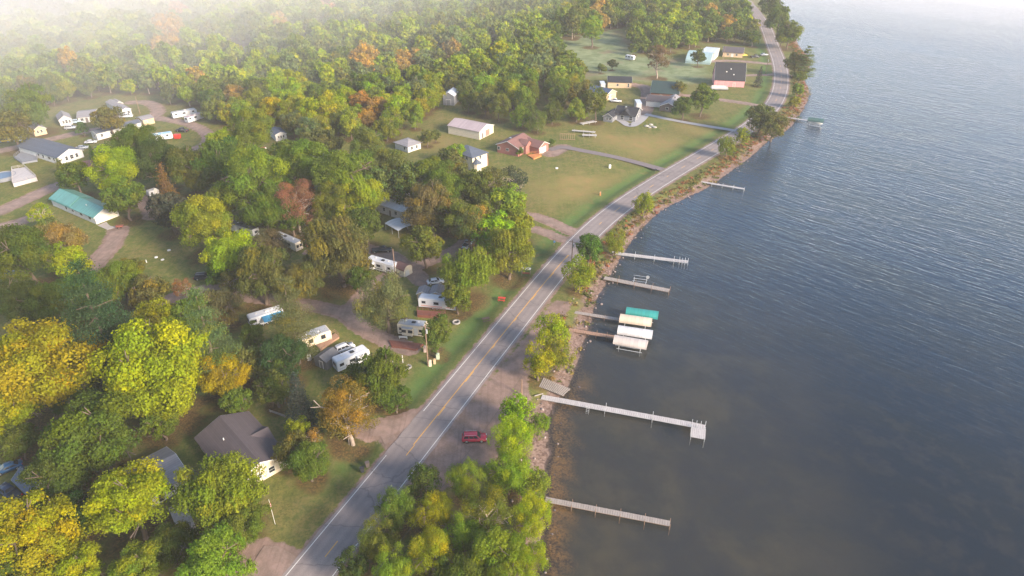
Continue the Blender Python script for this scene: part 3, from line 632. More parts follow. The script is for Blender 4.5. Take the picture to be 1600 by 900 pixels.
T_ = [
 # shore side, near the bottom
 (806,642,27,'A','willow','airy yellow green tree standing alone above the parked red car',.2), (842,657,17,'L','willow','small low willow leaning towards the gravel shore',.2),
 (800,685,33,'A','willow','bright yellow green willow right of the red car nose',.25), (795,738,34,'L','willow','yellow green willow just below the red car'), (728,752,29,'L','willow','green birch beside the dirt pull off, below left of the car',.35),
 (662,752,25,'G','willow','dark green small tree nearest the white road line by the pull off',.1), (676,800,31,'Y','willow','golden birch in the roadside thicket below the pull off',.3), (832,752,27,'L','willow','green willow at the thicket edge above the bottom dock',.3),
 (830,800,32,'A','willow','bright yellow tree overhanging the root of the bottom dock',.35), (760,800,36,'M','sparse','half bare tree with pale branches in the thicket middle',.35), (620,795,31,'M','willow','green birch beside the road line left of the golden birch',.15),
 (676,862,36,'Y','willow','tall golden birch at the bottom of the roadside thicket',.2), (726,838,30,'L','willow','green tree between the golden birch and the bare branched tree',.2), (588,850,31,'M','willow','green tree spilling over the white line near the bottom edge',.1),
 (552,885,25,'K','willow','darkest shrubby tree at the bottom edge beside the road',.2), (615,892,30,'L','willow','yellow green tree at the bottom edge right of the darkest one',.3), (775,862,36,'L','round','yellow green broadleaf low in the shore thicket',.35),
 (822,868,34,'A','willow','bright yellow green willow at the bottom by the water',.25), (715,905,34,'M','round','green broadleaf cut by the bottom edge of the thicket',.3), (792,915,34,'L','willow','yellow green willow cut by the bottom edge near the lake',.3),
 # shore side, upward
 (862,520,26,'A','willow','yellow green tree above the two in the roadside clump by the boat lifts',.5), (842,566,25,'A','willow','lower left yellow tree of the clump beside the boat lifts',.5), (876,554,21,'L','willow','lower right green tree of the clump beside the boat lifts',.3),
 (921,388,20,'G','tall','tall dark green shore tree at the road beside the upper dock',.1), (906,428,23,'L','willow','round yellow green tree at the foot of the tall dark shore tree',.3), (962,376,17,'L','willow','low yellow green bush on the bank above the upper white dock',.3),
 (1007,315,17,'L','willow','small lone yellow green tree between road and bank',.3), (1136,227,14,'M','willow','left half of the pair of small green trees on the bank',.3), (1160,213,12,'L','willow','right half of the pair of small green trees on the bank',.3),
 (1189,186,19,'D','round','wide dull olive oak hiding the road bend',.05), (1210,192,18,'D','round','lower dull olive oak beside the far dock',.05),
 (1242,100,14,'D','round','dense dark tree beside the leaning shore pine',.05), (1260,95,15,'W','pine','open limbed pine leaning over the lake',.15,.72), (1247,140,9,'L','round','yellow green bush on the bank below the leaning pine',.3), (1242,158,8,'L','round','small yellow green bush at the curve of the shore',.4), (1250,120,9,'M','round','green bush at the foot of the leaning pine',.3),
 (1207,12,16,'G','round','far green tree between road and lake, topmost',.1), (1218,30,17,'M','round','far green tree on the lake side of the road',.15), (1234,52,17,'D','round','golden brown tree on the far lake shore',.5), (1222,58,10,'D','round','small olive tree under the golden brown shore tree',.3),
 # front yard and trailer park
 (457,703,25,'D','round','brownish olive tree touching the cream house',.25), (482,722,29,'M','round','fresh green tree right of the cream house',.1), (468,668,17,'L','round','small gold topped tree above the cream house yard',.6), (492,682,12,'O','sparse','thin rusty tree at the upper edge of the cream house yard',.5),
 (543,640,42,'T','sparse','orange gold tree with bare branches beside the road entrance',.55,), (530,655,26,'T','round','golden lower crown under the bare orange branches',.35), (600,588,37,'M','round','bushy green tree below the long white trailer',.15), (560,588,22,'G','round','dark green bush touching the long white trailer',.1), (618,622,20,'G','round','dark green low tree at the roadside lawn edge',.1),
 (455,500,33,'W','pine','pale green pine in front of the small park trailer',.3), (443,560,34,'P','round','low green tree below the pale pine',.25), (468,630,26,'S','spruce','grey green spruce with thin boughs above the cream house',.0), (430,610,25,'G','round','dark green tree left of the grey spruce',.1),
 (465,444,32,'D','round','golden olive round tree between trailer lane and blue awning trailer',.5), (405,430,38,'D','round','large brownish olive tree left of the golden olive one',.3), (420,392,30,'B','round','brown olive tree above the blue awning trailer',.3), (530,390,47,'D','round','largest olive tree in the middle of the trailer park',.3), (545,348,25,'L','round','yellow topped tree behind the largest olive tree',.5),
 (600,474,39,'W','willow','big weeping olive tree left of the white porch trailer',.3), (682,520,22,'M','tall','slim green tree beside the roadside utility pole',.05), (730,425,36,'L','round','bright green round tree right of the white porch trailer',.1), (715,462,23,'M','round','lower bright green tree shading the porch trailer end',.1), (795,395,33,'L','round','yellow green tree nearest the roadside swing',.2), (775,362,28,'A','round','golden green tree behind the one by the swing',.4), (812,350,22,'L','round','light green tree at the corner of the big lawn',.2), (795,320,28,'L','round','light green tree above the corner of the big lawn',.25),
 (742,350,26,'O','sparse','peach coloured thin tree in the park middle',.4), (735,352,30,'D','round','golden brown tree behind the park lane',.6), (664,386,27,'M','round','green tree with a golden side above the barrel roofed shed',.4), (672,320,34,'B','round','tan leaved tree right of the grey mobile home',.45), (700,330,25,'D','round','olive tree behind the tan leaved one',.3), (804,284,21,'S','sparse','dull thin tree at the field edge',.1), (775,285,22,'D','sparse','brown twiggy tree near the turret house',.2),
 (705,265,27,'D','round','dull olive tree left of the turret house',.25), (712,240,14,'L','round','yellow tipped tree touching the turret house roof',.55), (676,278,29,'M','round','broad green tree below the hip roofed house',.25), (618,268,30,'D','round','broad olive tree under the hip roofed house',.2), (690,300,30,'M','round','green tree among the broad olive ones',.2), (745,300,28,'G','round','darker green tree left of the twiggy brown one',.15), (640,290,28,'D','round','olive tree with rusty lower leaves',.5),
 (575,232,30,'D','round','dull green tree behind the park rows',.15), (540,275,42,'M','round','broad green tree above the red leaved tree',.3), (560,310,34,'L','round','yellow green tree right of the red leaved tree',.4), (572,350,22,'G','tall','dark green tall tree left of the mobile home carport',.05), (480,262,38,'M','round','rounded green tree below the grey roofed mobile home',.25), (520,320,30,'M','round','green tree behind the red leaved one',.35), (462,318,31,'R','sparse','rusty red thin tree in the trailer park',.15), (480,298,14,'R','sparse','small bright red crown above the rusty one',.6),
 (390,285,45,'M','round','huge green tree with golden sprays, centre of the park row',.35), (345,258,35,'G','round','dark green tree left of the huge golden sprayed one',.2), (415,330,33,'G','round','dark green tree low in the park row',.2), (300,265,32,'G','round','dark green tree behind the brown topped spruce',.15), (242,255,32,'K','round','very dark green tree right of the tall yellow tree',.1), (350,222,20,'A','round','yellow tree by the loop road',.4), (375,232,18,'L','round','yellow green small tree at the lane behind the park',.4), (395,205,30,'M','round','green tree right of the loop road',.25), (435,285,26,'G','round','dark tree between two rounded green crowns',.2), (505,225,24,'D','round','dull olive tree by the grey roofed mobile home',.2),
 (318,350,40,'L','round','broad light green tree above the park lawn',.35), (362,400,36,'A','round','yellow green tree over the lawn edge lane',.35), (340,320,26,'M','round','green tree behind the broad light green one',.25), (345,425,20,'G','round','dark green bush at the lawn edge by a parked car',.1), (345,478,29,'B','round','brown grey tree left of the blue awning trailer',.2), (285,450,14,'R','sparse','small rusty red shrub at the lane bend',.3),
 (488,418,20,'D','round','low olive tree below the largest olive tree, on its left',.3), (562,436,19,'G','round','low dark tree below the largest olive tree, on its right',.15), (455,340,22,'G','round','shaded green tree left of the rusty red thin tree',.1), (760,330,24,'D','willow','olive willow behind the golden brown park tree',.3),
 (385,250,26,'M','round','green tree above the huge golden sprayed one',.3), (450,245,22,'M','round','green tree left of the grey roofed mobile home',.2), (590,290,28,'D','round','olive tree left of the broad park trees',.35), (360,440,18,'D','sparse','thin olive tree at the lane by the lawn',.3), (395,520,16,'M','round','low green bush under the blue awning',.1),
 # left middle
 (184,265,35,'A','round','tall bright yellow tree beside the teal roofed garage',.45), (196,310,27,'M','round','green lower crown under the tall yellow tree',.2), (117,278,23,'G','round','round dark green tree at the back of the teal roof',.3), (260,295,18,'B','spruce','brown topped dying spruce',.5), (266,330,28,'S','round','grey green tree at the foot of the brown spruce',.1), (143,238,6,'G','spruce','tiny cone shaped tree at the corner of the long grey roofed home',.0), (95,262,7,'D','column','slim small tree before the long grey roofed home',.1),
 (40,400,42,'G','round','dark green tree at the left edge below the gravel drive',.3), (95,380,33,'O','round','orange red maple with a green side',.55), (105,408,25,'Y','round','golden lower crown of the maple group',.4), (62,335,16,'Y','sparse','thin orange topped tree left of the garage apron',.5), (75,365,22,'D','round','olive crown behind the orange maple',.4),
 (30,470,33,'K','round','dark green tree by the left edge trailers',.2), (90,470,33,'G','round','dark green tree right of the left edge trailers',.2), (190,440,30,'M','round','green tree at the lower end of the gravel path',.25), (205,420,16,'D','round','small golden olive tree by the lawn path',.6), (135,455,28,'G','round','green tree between the dark ones and the lawn',.25), (230,460,26,'D','round','olive tree beside the lane bend',.3),
 (155,510,50,'P','pine','big dark pine behind the golden trees',.15), (240,498,28,'Y','round','yellow branched tree beside the big dark pine',.1), (325,530,40,'W','pine','olive pine with feathery boughs right of the yellow tree',.4), (352,590,33,'Y','round','orange gold tree below the feathery pine',.45), (385,570,26,'D','round','dull olive tree right of the orange gold one',.2), (300,490,25,'M','round','green tree above the feathery pine',.3),
 (55,575,72,'Y','round','huge golden tree at the left edge',.25), (15,640,45,'Y','round','lower golden crown at the left edge',.15), (242,578,70,'A','round','huge lime and gold tree in the left foreground',.45), (255,632,34,'Y','round','golden low crown under the huge lime tree',.3), (120,620,33,'G','round','shaded green tree between the two huge golden crowns',.1), (190,560,32,'K','round','dark tree hidden behind the huge lime tree',.1), (370,626,20,'M','round','green tree just above the cream house roof',.2),
 (150,690,66,'G','round','large pale topped green tree left of the grey roofed house',.35), (95,745,42,'G','round','dark green tree by the shed at lower left',.2), (250,660,26,'M','round','green tree behind the grey roofed house',.3), (203,787,56,'Y','round','lime tree with golden left side, lower left',.45), (342,770,57,'L','round','broad lime green tree left of the cream house',.25), (375,820,36,'M','round','green lower crown of the broad lime tree',.1),
 (60,835,58,'Y','round','golden green tree in the bottom left corner',.4), (335,885,48,'L','round','bright lime tree at the bottom edge near the dirt drive',.2), (125,893,36,'Y','round','gold tree at the bottom edge, left part',.2), (218,890,36,'L','round','yellow green tree at the bottom edge beside the gold one',.35), (20,900,36,'G','round','dark green tree cut by the bottom left corner',.3), (120,805,34,'K','round','shaded dark tree in the lower left gap',.3), (275,850,32,'G','round','shaded green tree below the grey roofed house',.1), (30,690,26,'G','round','dark green tree at the left edge above the blue car',.2),
 # far yards
 (168,187,20,'D','round','olive tree standing before the long white trailer',.4), (128,200,9,'G','round','small dark tree at the end of the long white trailer',.1), (210,230,30,'G','round','green tree below the blue roofed camper',.3), (15,200,26,'D','round','dull olive tree at the left edge by the tan cottage',.3), (50,165,30,'D','round','orange tinged tree behind the tan cottage',.5),
 (812,236,6,'G','round','round clipped bush beside the brick house wall',.0), (862,222,5,'G','round','small round bush by the garage of the brick house',.0), (930,160,17,'M','tall','bright green tree left of the grey house',.2), (1068,168,15,'G','round','round dark tree beside the small brown house',.1), (1097,155,19,'M','round','fresh green tree between barn and steep roofed house',.15), (1062,138,10,'D','round','olive tree in front of the dark green barn',.2), (1030,90,18,'B','sparse','bare brown tree in the frosty meadow',.1), (1092,90,10,'G','round','dark bush in front of the teal rounded barn',.1), (1187,120,7,'S','spruce','small blue green spruce by the steep roofed house',.0),
 (957,100,7,'D','round','round dull bush alone in the meadow',.1), (940,106,6,'D','round','paler meadow bush left of the round one',.3), (990,76,7,'D','round','small bush behind the white camper',.3), (925,45,15,'L','tall','yellow tipped tree at the meadow head',.5), (667,215,11,'D','round','olive bush cluster left of the cream pole barn',.2), (680,212,8,'D','round','small olive bush near the cream pole barn',.2), (893,120,9,'L','column','pale slim poplar at the meadow edge',.5), (905,150,18,'D','tall','pale olive tree at the edge of the woods by the cottage',.4),
]
for row in T_:
    px, py, rp, c, k, lab = row[:6]; tree(px, py, rp * 1.17, c, k, lab, row[6] if len(row) > 6 else .25, row[7] if len(row) > 7 else 1.0)
# ------------------------------------------------------------------ the woods: the nearest trees one by one, the far wood as one mass
WOODS = [('woods behind the upper left trailers', [(-420, 215), (-60, 200), (0, 178), (50, 160), (110, 168), (160, 150), (215, 148), (250, 150), (262, 165), (330, 180), (345, 205), (365, 212), (400, 190), (415, 120), (300, 60), (-500, 40)]),
         ('woods behind the middle of the trailer park', [(400, 185), (440, 200), (470, 232), (520, 225), (560, 225), (600, 222), (650, 205), (680, 182), (690, 150), (700, 130), (690, 90), (400, 60)]),
         ('woods by the cream pole barn', [(705, 125), (712, 165), (735, 180), (790, 194), (800, 205), (850, 212), (890, 205), (912, 185), (915, 155), (905, 128), (885, 105), (870, 82), (860, 60), (700, 60)]),
         ('woods beside the frosty meadow', [(865, 66), (910, 55), (958, 47), (975, 40), (960, 10), (860, 15)]),
         ('grove above the teal rounded barn', [(985, 62), (988, 80), (1020, 88), (1060, 80), (1085, 76), (1120, 66), (1160, 72), (1180, 78), (1182, 66), (1174, 40), (1150, 12), (1100, 5), (1000, 20)]),
         ]
FAR = [(-500, 60), (300, 66), (690, 95), (865, 68), (975, 42), (1000, 25), (1100, 8), (1140, 14), (1115, -12), (1060, -45), (1000, -80), (800, -95), (0, -95), (-800, -60)]
def scatter(poly, spacing, seed):
    p = P2(poly); rs = np.random.RandomState(seed); lo, hi = p.min(0), p.max(0)
    n = int((hi[0] - lo[0]) * (hi[1] - lo[1]) / spacing ** 2 * 3.0); c = lo + rs.rand(n, 2) * (hi - lo)
    c = c[inside(c[:, 0], c[:, 1], p)]; kept = []; cell = {}
    for q in c:
        i, j = int(q[0] // spacing), int(q[1] // spacing)
        if any((q - r) @ (q - r) < spacing ** 2 for a in (-1, 0, 1) for b in (-1, 0, 1) for r in cell.get((i + a, j + b), ())): continue
        cell.setdefault((i, j), []).append(q); kept.append(q)
    return np.array(kept)
ACC_SPOTS = [(575, 160, 'O', 16), (530, 150, 'A', 18), (105, 105, 'O', 10), (570, 88, 'O', 14), (262, 45, 'O', 22), (275, 15, 'R', 10), (250, 62, 'O', 12), (440, 28, 'O', 10), (300, 112, 'O', 12), (160, 95, 'A', 14), (320, 85, 'A', 18), (640, 85, 'O', 12),
             (110, 0, 'R', 8), (512, 5, 'R', 10), (700, 75, 'B', 10), (755, 80, 'O', 9), (785, 82, 'Y', 10), (680, 30, 'Y', 8), (937, 18, 'O', 9), (885, 5, 'Y', 7), (1140, 30, 'O', 10), (1190, 52, 'O', 6), (1110, 10, 'O', 8), (440, 130, 'A', 26), (190, 130, 'A', 22), (70, 130, 'D', 16), (430, 165, 'Y', 16), (1060, 25, 'A', 14), (355, 140, 'O', 10)]
def wood_color(x, y, rs):
    v = Vector((x, y, 10)); f = ppm(v); d = v - Vector((0, 0, CAM_H)); zz = d.y * cp - d.z * sp
    px = 800 + FPX * d.x / zz; py = 450 - FPX * (d.y * sp + d.z * cp) / zz
    for ax, ay, c, r in ACC_SPOTS:
        if (px - ax) ** 2 + (py - ay) ** 2 < r * r: return c, .55
    if 715 < px < 900 and py > 105: pool = 'GGMMMMMLLD'
    elif px > 860: pool = 'GGMMMDDL'
    elif px > 640: pool = 'MMLLLWDAW'
    else: pool = 'MDDMLLGWLAWA'
    return pool[rs.randint(len(pool))], .5 * rs.rand() ** 1.5 + .08
CN = {'K': 'dark green', 'G': 'dark green', 'M': 'mid green', 'L': 'light green', 'A': 'yellow green', 'T': 'tan', 'Y': 'golden', 'O': 'orange', 'R': 'red', 'B': 'brown', 'D': 'olive', 'W': 'greyish green', 'P': 'green', 'S': 'grey green'}
rsw = np.random.RandomState(5); cand = []
for wi, (wn, poly) in enumerate(WOODS):
    for q in scatter(poly, 7.3, 40 + wi):
        cand.append((q[0], q[1], rsw.uniform(4.3, 6.2), wn))
cand = [c for c in cand if all((c[0] - a) ** 2 + (c[1] - b) ** 2 > (.55 * (c[2] + r)) ** 2 for a, b, r in TPOS)]
def clear_of(c, dr, ds):
    X, Y = np.array([c[0]]), np.array([c[1]]); a, _ = dist_poly(X, Y, ROADC[::4]); b, sb = dist_poly(X, Y, SHORE[::3]); return a[0] > dr and b[0] > ds and sb[0] > 0
cand = [c for c in cand if clear_of(c, 10, 6)]
cand.sort(key=lambda c: c[1])
N_SINGLE = 285 - len(T_)
def on_view(x, y): return abs(x / (y * cp + CAM_H * sp)) < .80
ci = [c for c in cand if on_view(c[0], c[1])][:N_SINGLE]; sid = set(map(id, ci)); rest = [c for c in cand if id(c) not in sid]
rr_ = random.Random(3)
for x, y, r, wn in ci:
    c, acc = wood_color(x, y, rsw); kd = rr_.choices(['round', 'tall', 'willow'], [8, 2, 1])[0]
    plant((x, y, float(ground_z(x, y)) - .3 * r), r * (.85 if kd == 'tall' else 1), kd, TCOL[c], acc, '%s broadleaf tree in the %s' % (CN[c], wn), '%s trees of the %s' % (CN[c], wn), rr_, rr_.uniform(1.0, 1.22))
far_pts = [(q[0], q[1], rsw.uniform(4.8, 7.4)) for q in scatter(FAR, 7.9, 77)] + [(c[0], c[1], c[2]) for c in rest]
far_pts = [p for p in far_pts if all((p[0] - a) ** 2 + (p[1] - b) ** 2 > 16 for a, b, r in TPOS)]
far_pts = [p for p in far_pts if p[0] < -20 or clear_of(p, 11, 7)]
FN = len(far_pts); print('woods', len(ci), 'far', FN, 'single', len(T_))
pm = bpy.data.meshes.new('far_forest'); pm.vertices.add(FN)
pm.vertices.foreach_set('co', np.array([(x, y, -.3 * r) for x, y, r in far_pts], np.float32).ravel())
def pattr(n_, typ, key, arr): a = pm.attributes.new(n_, typ, 'POINT'); a.data.foreach_set(key, np.asarray(arr).ravel())
cols = []
for x, y, r in far_pts:
    c, acc = wood_color(x, y, rsw); k = np.array(TCOL[c]) * rsw.uniform(.95, 1.35); cols.append((*k, acc))
pattr('tcol', 'FLOAT_COLOR', 'color', np.array(cols, np.float32)); pattr('trnd', 'FLOAT', 'value', rsw.rand(FN).astype(np.float32))
pattr('scl', 'FLOAT_VECTOR', 'vector', np.array([(r, r, r * z) for (x, y, r), z in zip(far_pts, rsw.uniform(.95, 1.3, FN))], np.float32))
pattr('rot', 'FLOAT_VECTOR', 'vector', np.array([(0, 0, a) for a in rsw.uniform(0, 6.28, FN)], np.float32))
pattr('pick', 'INT', 'value', rsw.choice(8, FN, p=[.2, .2, .05, .2, .2, .13, .02, 0]).astype(np.int32))
FOREST = bpy.data.objects.new('far_forest', pm); COL.objects.link(FOREST); tag(FOREST, 'far misty autumn forest reading as one mass of crowns', 'forest', None, 'stuff')
pc = bpy.data.collections.new('forest_kinds')
for i in range(8):
    kd = ('round', 'round', 'tall', 'round', 'round', 'round', 'willow', 'spruce')[i]
    me = crown_mesh('forest_crown', kd, 1500, .150, 900 + i, LEAFI, ZC[kd])
    tb = MB(); tb.tube((0, 0, -.1), (0, 0, ZC[kd]), .06, .03, BARKP, 5)
    to = tb.build('forest_trunk'); bm = bmesh.new(); bm.from_mesh(me); k0 = len(bm.faces); bm.from_mesh(to.data)
    bm.faces.ensure_lookup_table()
    me.materials.append(BARKP)
    for f in bm.faces[k0:]: f.material_index = 1
    bm.to_mesh(me); bm.free(); bpy.data.objects.remove(to)
    pc.objects.link(bpy.data.objects.new('forest_kind', me))
ng = bpy.data.node_groups.new('far_forest_scatter', 'GeometryNodeTree')
ng.interface.new_socket('Geometry', in_out='INPUT', socket_type='NodeSocketGeometry'); ng.interface.new_socket('Geometry', in_out='OUTPUT', socket_type='NodeSocketGeometry')
gi, go = ng.nodes.new('NodeGroupInput'), ng.nodes.new('NodeGroupOutput')
ip = ng.nodes.new('GeometryNodeInstanceOnPoints'); cinf = ng.nodes.new('GeometryNodeCollectionInfo'); cinf.inputs[0].default_value = pc; cinf.inputs[1].default_value = True; cinf.inputs[2].default_value = True
def nat(n_, typ): a = ng.nodes.new('GeometryNodeInputNamedAttribute'); a.data_type = typ; a.inputs[0].default_value = n_; return [s for s in a.outputs if s.enabled][0]
e2r = ng.nodes.new('FunctionNodeEulerToRotation')
ng.links.new(gi.outputs[0], ip.inputs['Points']); ng.links.new(cinf.outputs[0], ip.inputs['Instance']); ip.inputs['Pick Instance'].default_value = True
ng.links.new(nat('pick', 'INT'), ip.inputs['Instance Index']); ng.links.new(nat('rot', 'FLOAT_VECTOR'), e2r.inputs[0]); ng.links.new(e2r.outputs[0], ip.inputs['Rotation'])
ng.links.new(nat('scl', 'FLOAT_VECTOR'), ip.inputs['Scale']); ng.links.new(ip.outputs[0], go.inputs[0])
FOREST.modifiers.new('scatter', 'NODES').node_group = ng
# leaf litter and bare soil under the crowns
lit = np.zeros(GX.shape)
for x, y, r in TPOS + far_pts:
    i0, i1 = np.searchsorted(gx, [x - 2.2 * r, x + 2.2 * r]); j0, j1 = np.searchsorted(gy, [y - 2.2 * r, y + 2.2 * r])
    d = np.hypot(GX[j0:j1, i0:i1] - x, GY[j0:j1, i0:i1] - y) / r
    lit[j0:j1, i0:i1] = np.maximum(lit[j0:j1, i0:i1], .72 * (1 - ss(d, .45, 1.5)))
vattr(gme, 'litter', lit)
# bank weeds: reeds, red and tan scrub along the shore
rsb = np.random.RandomState(21); P, C = [], []
arcS = smooth_line(SHORE[2:-2:3], 1.0); bank = offset_line(arcS, -4.5)
for i, (x, y) in enumerate(bank):
    if not 118 < y < 520: continue
    dens = 1.0 if y > 150 else .35
    if rsb.rand() > dens: continue
    for _ in range(3):
        off = rsb.uniform(-2.0, 4.0); q = offset_line(arcS[max(0, i - 1):i + 2], -4.0 - off)[1 if i else 0] + rsb.normal(size=2) * .7
        d, _s = dist_poly(np.array([q[0]]), np.array([q[1]]), ROADC[::3])
        if d[0] < 5.2: continue
        h = rsb.uniform(.35, 1.1); kc = rsb.choice(5, p=[.22, .2, .26, .2, .12])
        n = int(28 * h + 10); pp = rsb.normal(size=(n, 3)) * np.array([.55, .55, .3]) * h; pp[:, 2] = abs(pp[:, 2]) + .1
        P.append(pp + np.array([q[0], q[1], float(ground_z(*q))])); C.append(np.tile(np.array([(.16, .10, .035), (.24, .085, .045), (.10, .115, .03), (.20, .15, .05), (.07, .09, .02)])[kc] * rsb.uniform(.8, 1.2), (n, 1)))
P, C = np.vstack(P), np.vstack(C); V = leaf_quads(P, unit(rsb.normal(size=P.shape) + np.array([0, 0, .6])), .34, rsb)
me = grid_mesh('shore_weeds', V, np.arange(len(V)).reshape(-1, 4)); a = me.attributes.new('weedcol', 'FLOAT_COLOR', 'FACE') if False else me.attributes.new('weedcol', 'FLOAT_VECTOR', 'FACE')
a.data.foreach_set('vector', C.astype(np.float32).ravel())
m, t, o = newmat('weed_leaves'); d = N(t, 'ShaderNodeBsdfDiffuse'); t.links.new(attr(t, 'weedcol').outputs['Vector'], d.inputs[0]); t.links.new(d.outputs[0], o.inputs[0]); me.materials.append(m)
ob = bpy.data.objects.new('shore_weeds', me); COL.objects.link(ob); tag(ob, 'tan, green and rusty scrub along the lake bank', 'weeds', None, 'stuff')
# stones along the water's edge
bm = bmesh.new(); bmesh.ops.create_icosphere(bm, subdivisions=1, radius=1); sv = np.array([v.co for v in bm.verts]); sf = np.array([[v.index for v in f.verts] for f in bm.faces]); bm.free()
VV, FF, k = [], [], 0
for i in range(5200):
    q = arcS[rsb.randint(len(arcS))]
    if q[1] < 62 or q[1] > 330: continue
    i0 = rsb.randint(1, len(arcS) - 2); 
    if not 62 < arcS[i0][1] < 330: continue
    q = offset_line(arcS[i0 - 1:i0 + 2], -rsb.uniform(-2.0, 6.5))[1] + rsb.normal(size=2) * .6
    r = .09 + .30 * rsb.rand() ** 3; v = sv * (1 + rsb.normal(size=(len(sv), 1)) * .12) * np.array([r * rsb.uniform(.8, 1.4), r, r * .65])
    an = rsb.uniform(0, 6.28); rot = np.array([[math.cos(an), -math.sin(an), 0], [math.sin(an), math.cos(an), 0], [0, 0, 1]])
    VV.append(v @ rot.T + np.array([q[0], q[1], float(ground_z(*q)) + r * .3])); FF.append(sf + k); k += len(sv)
me = grid_mesh('shore_stones', np.vstack(VV), np.vstack(FF))
m, t, o = newmat('shore_stone'); b = N(t, 'ShaderNodeBsdfPrincipled'); b.inputs['Roughness'].default_value = .85
gi_ = N(t, 'ShaderNodeNewGeometry'); t.links.new(mixc(t, gi_.outputs['Random Per Island'], (.09, .068, .062), (.27, .215, .195)), b.inputs['Base Color']); t.links.new(b.outputs[0], o.inputs[0]); me.materials.append(m)
ob = bpy.data.objects.new('shore_stones', me); COL.objects.link(ob); tag(ob, 'loose pale and brown stones along the waterline', 'stones', None, 'stuff')
# ================================================================== buildings, trailers, vehicles, docks
class Foot:
    """a rectangle on the ground from three places seen in the photograph at height z: P0 the shared corner, P1 along, P2 across"""
    def __init__(s, p0, p1, p2, z, L=None, W=None):
        a, b, c = (at(*p, z) for p in (p0, p1, p2)); u = b - a; u.z = 0; s.L = L or u.length; s.x = u.normalized()
        y = Vector((-s.x.y, s.x.x, 0)); d = (c - a).dot(y); s.sy = 1 if d > 0 else -1; s.W = W or abs(d)
        o = a + s.x * s.L / 2 + y * s.sy * s.W / 2; s.loc = (o.x, o.y, 0); s.rz = math.atan2(s.x.y, s.x.x); s.p0 = a
def wall_mesh(L, W, h, rise, ridge, m, base=-.5):
    mb = MB()
    if ridge == 'u': prof = [(-W / 2, base), (W / 2, base), (W / 2, h), (0, h + rise), (-W / 2, h)]; mb.prism(prof, -L / 2, L / 2, m, 'x')
    elif ridge == 'v': prof = [(-L / 2, base), (L / 2, base), (L / 2, h), (0, h + rise), (-L / 2, h)]; mb.prism(prof, -W / 2, W / 2, m, 'y')
    else: mb.box((0, 0, (h + base) / 2), (L, W, h - base), m)
    return mb
def roof_mesh(L, W, h, rise, ridge, m, over=.45, th=.16, mb=None):
    mb = mb or MB()
    A, B = (W, L) if ridge == 'u' else (L, W)
    if ridge in 'uv':
        k = rise / (A / 2); e = A / 2 + over; zl = h - k * over
        for s in (1, -1):
            prof = [(s * e, zl + .02), (0, h + rise + .02), (0, h + rise + th), (s * e, zl + th)]
            if s < 0: prof = [(a + (.0), b) for a, b in prof]
            mb.prism(prof if s > 0 else prof[::-1], -B / 2 - over * .8, B / 2 + over * .8, m, 'x' if ridge == 'u' else 'y')
    elif ridge == 'hip':
        x, y = L / 2 + over, W / 2 + over; r = max(.2, (L - W) / 2); zt = h + rise
        mb.add([(-x, -y, h), (x, -y, h), (x, y, h), (-x, y, h), (-r, 0, zt), (r, 0, zt), (-x, -y, h - .18), (x, -y, h - .18), (x, y, h - .18), (-x, y, h - .18)],
               [(0, 1, 5, 4), (1, 2, 5), (2, 3, 4, 5), (3, 0, 4), (0, 6, 7, 1), (1, 7, 8, 2), (2, 8, 9, 3), (3, 9, 6, 0), (9, 8, 7, 6)], m)
    else: mb.box((0, 0, h + .12), (L + over, W + over, .22), m)
    return mb
def trim_mesh(L, W, h, rise, ridge, over=.45, m=None):
    """white rake boards on the gables"""
    mb = MB(); A, B = (W, L) if ridge == 'u' else (L, W); k = rise / (A / 2)
    for e in (-1, 1):
        q = e * (B / 2 + over * .8 + .03)
        for s in (-1, 1):
            prof = [(s * (A / 2 + over), h - k * over - .08), (0, h + rise - .08), (0, h + rise + .13), (s * (A / 2 + over), h - k * over + .13)]
            mb.prism(prof if s > 0 else prof[::-1], q - .03, q + .03, m or WHITE, 'x' if ridge == 'u' else 'y')
    return mb
def on_wall(f, side, u, z, out=0.0):
    """local place and yaw of something u metres from the shared corner along a wall: a = the P0-P1 wall, b = P0-P2, c and d opposite"""
    L, W, sy = f.L, f.W, f.sy
    if side == 'a': return Vector((-L / 2 + u, -sy * (W / 2 + out), z)), 0.0
    if side == 'c': return Vector((-L / 2 + u, sy * (W / 2 + out), z)), 0.0
    if side == 'b': return Vector((-L / 2 - out, -sy * (W / 2 - u), z)), math.pi / 2
    return Vector((L / 2 + out, -sy * (W / 2 - u), z)), math.pi / 2
def window(root, f, side, u, z, w=1.1, h=1.2, fm=None, double=True):
    p, rz = on_wall(f, side, u, z, .03); fm = fm or WHITE; mb = MB(); Rm = Matrix.Rotation(rz, 3, 'Z')
    bars = [((0, 0, h / 2), (w + .16, .09, .09)), ((0, 0, -h / 2), (w + .16, .09, .09)), ((-w / 2, 0, 0), (.09, .085, h)), ((w / 2, 0, 0), (.09, .085, h))]
    if double: bars.append(((0, 0, 0), (w, .075, .06)) if h > w else ((0, 0, 0), (.06, .075, h)))
    for c, d in bars: mb.box(p + Rm @ Vector(c), d, fm, rz)
    o = mb.build('window', root); g = MB(); g.box(p, (w, .05, h), GLASS, rz); g.build('pane', o)
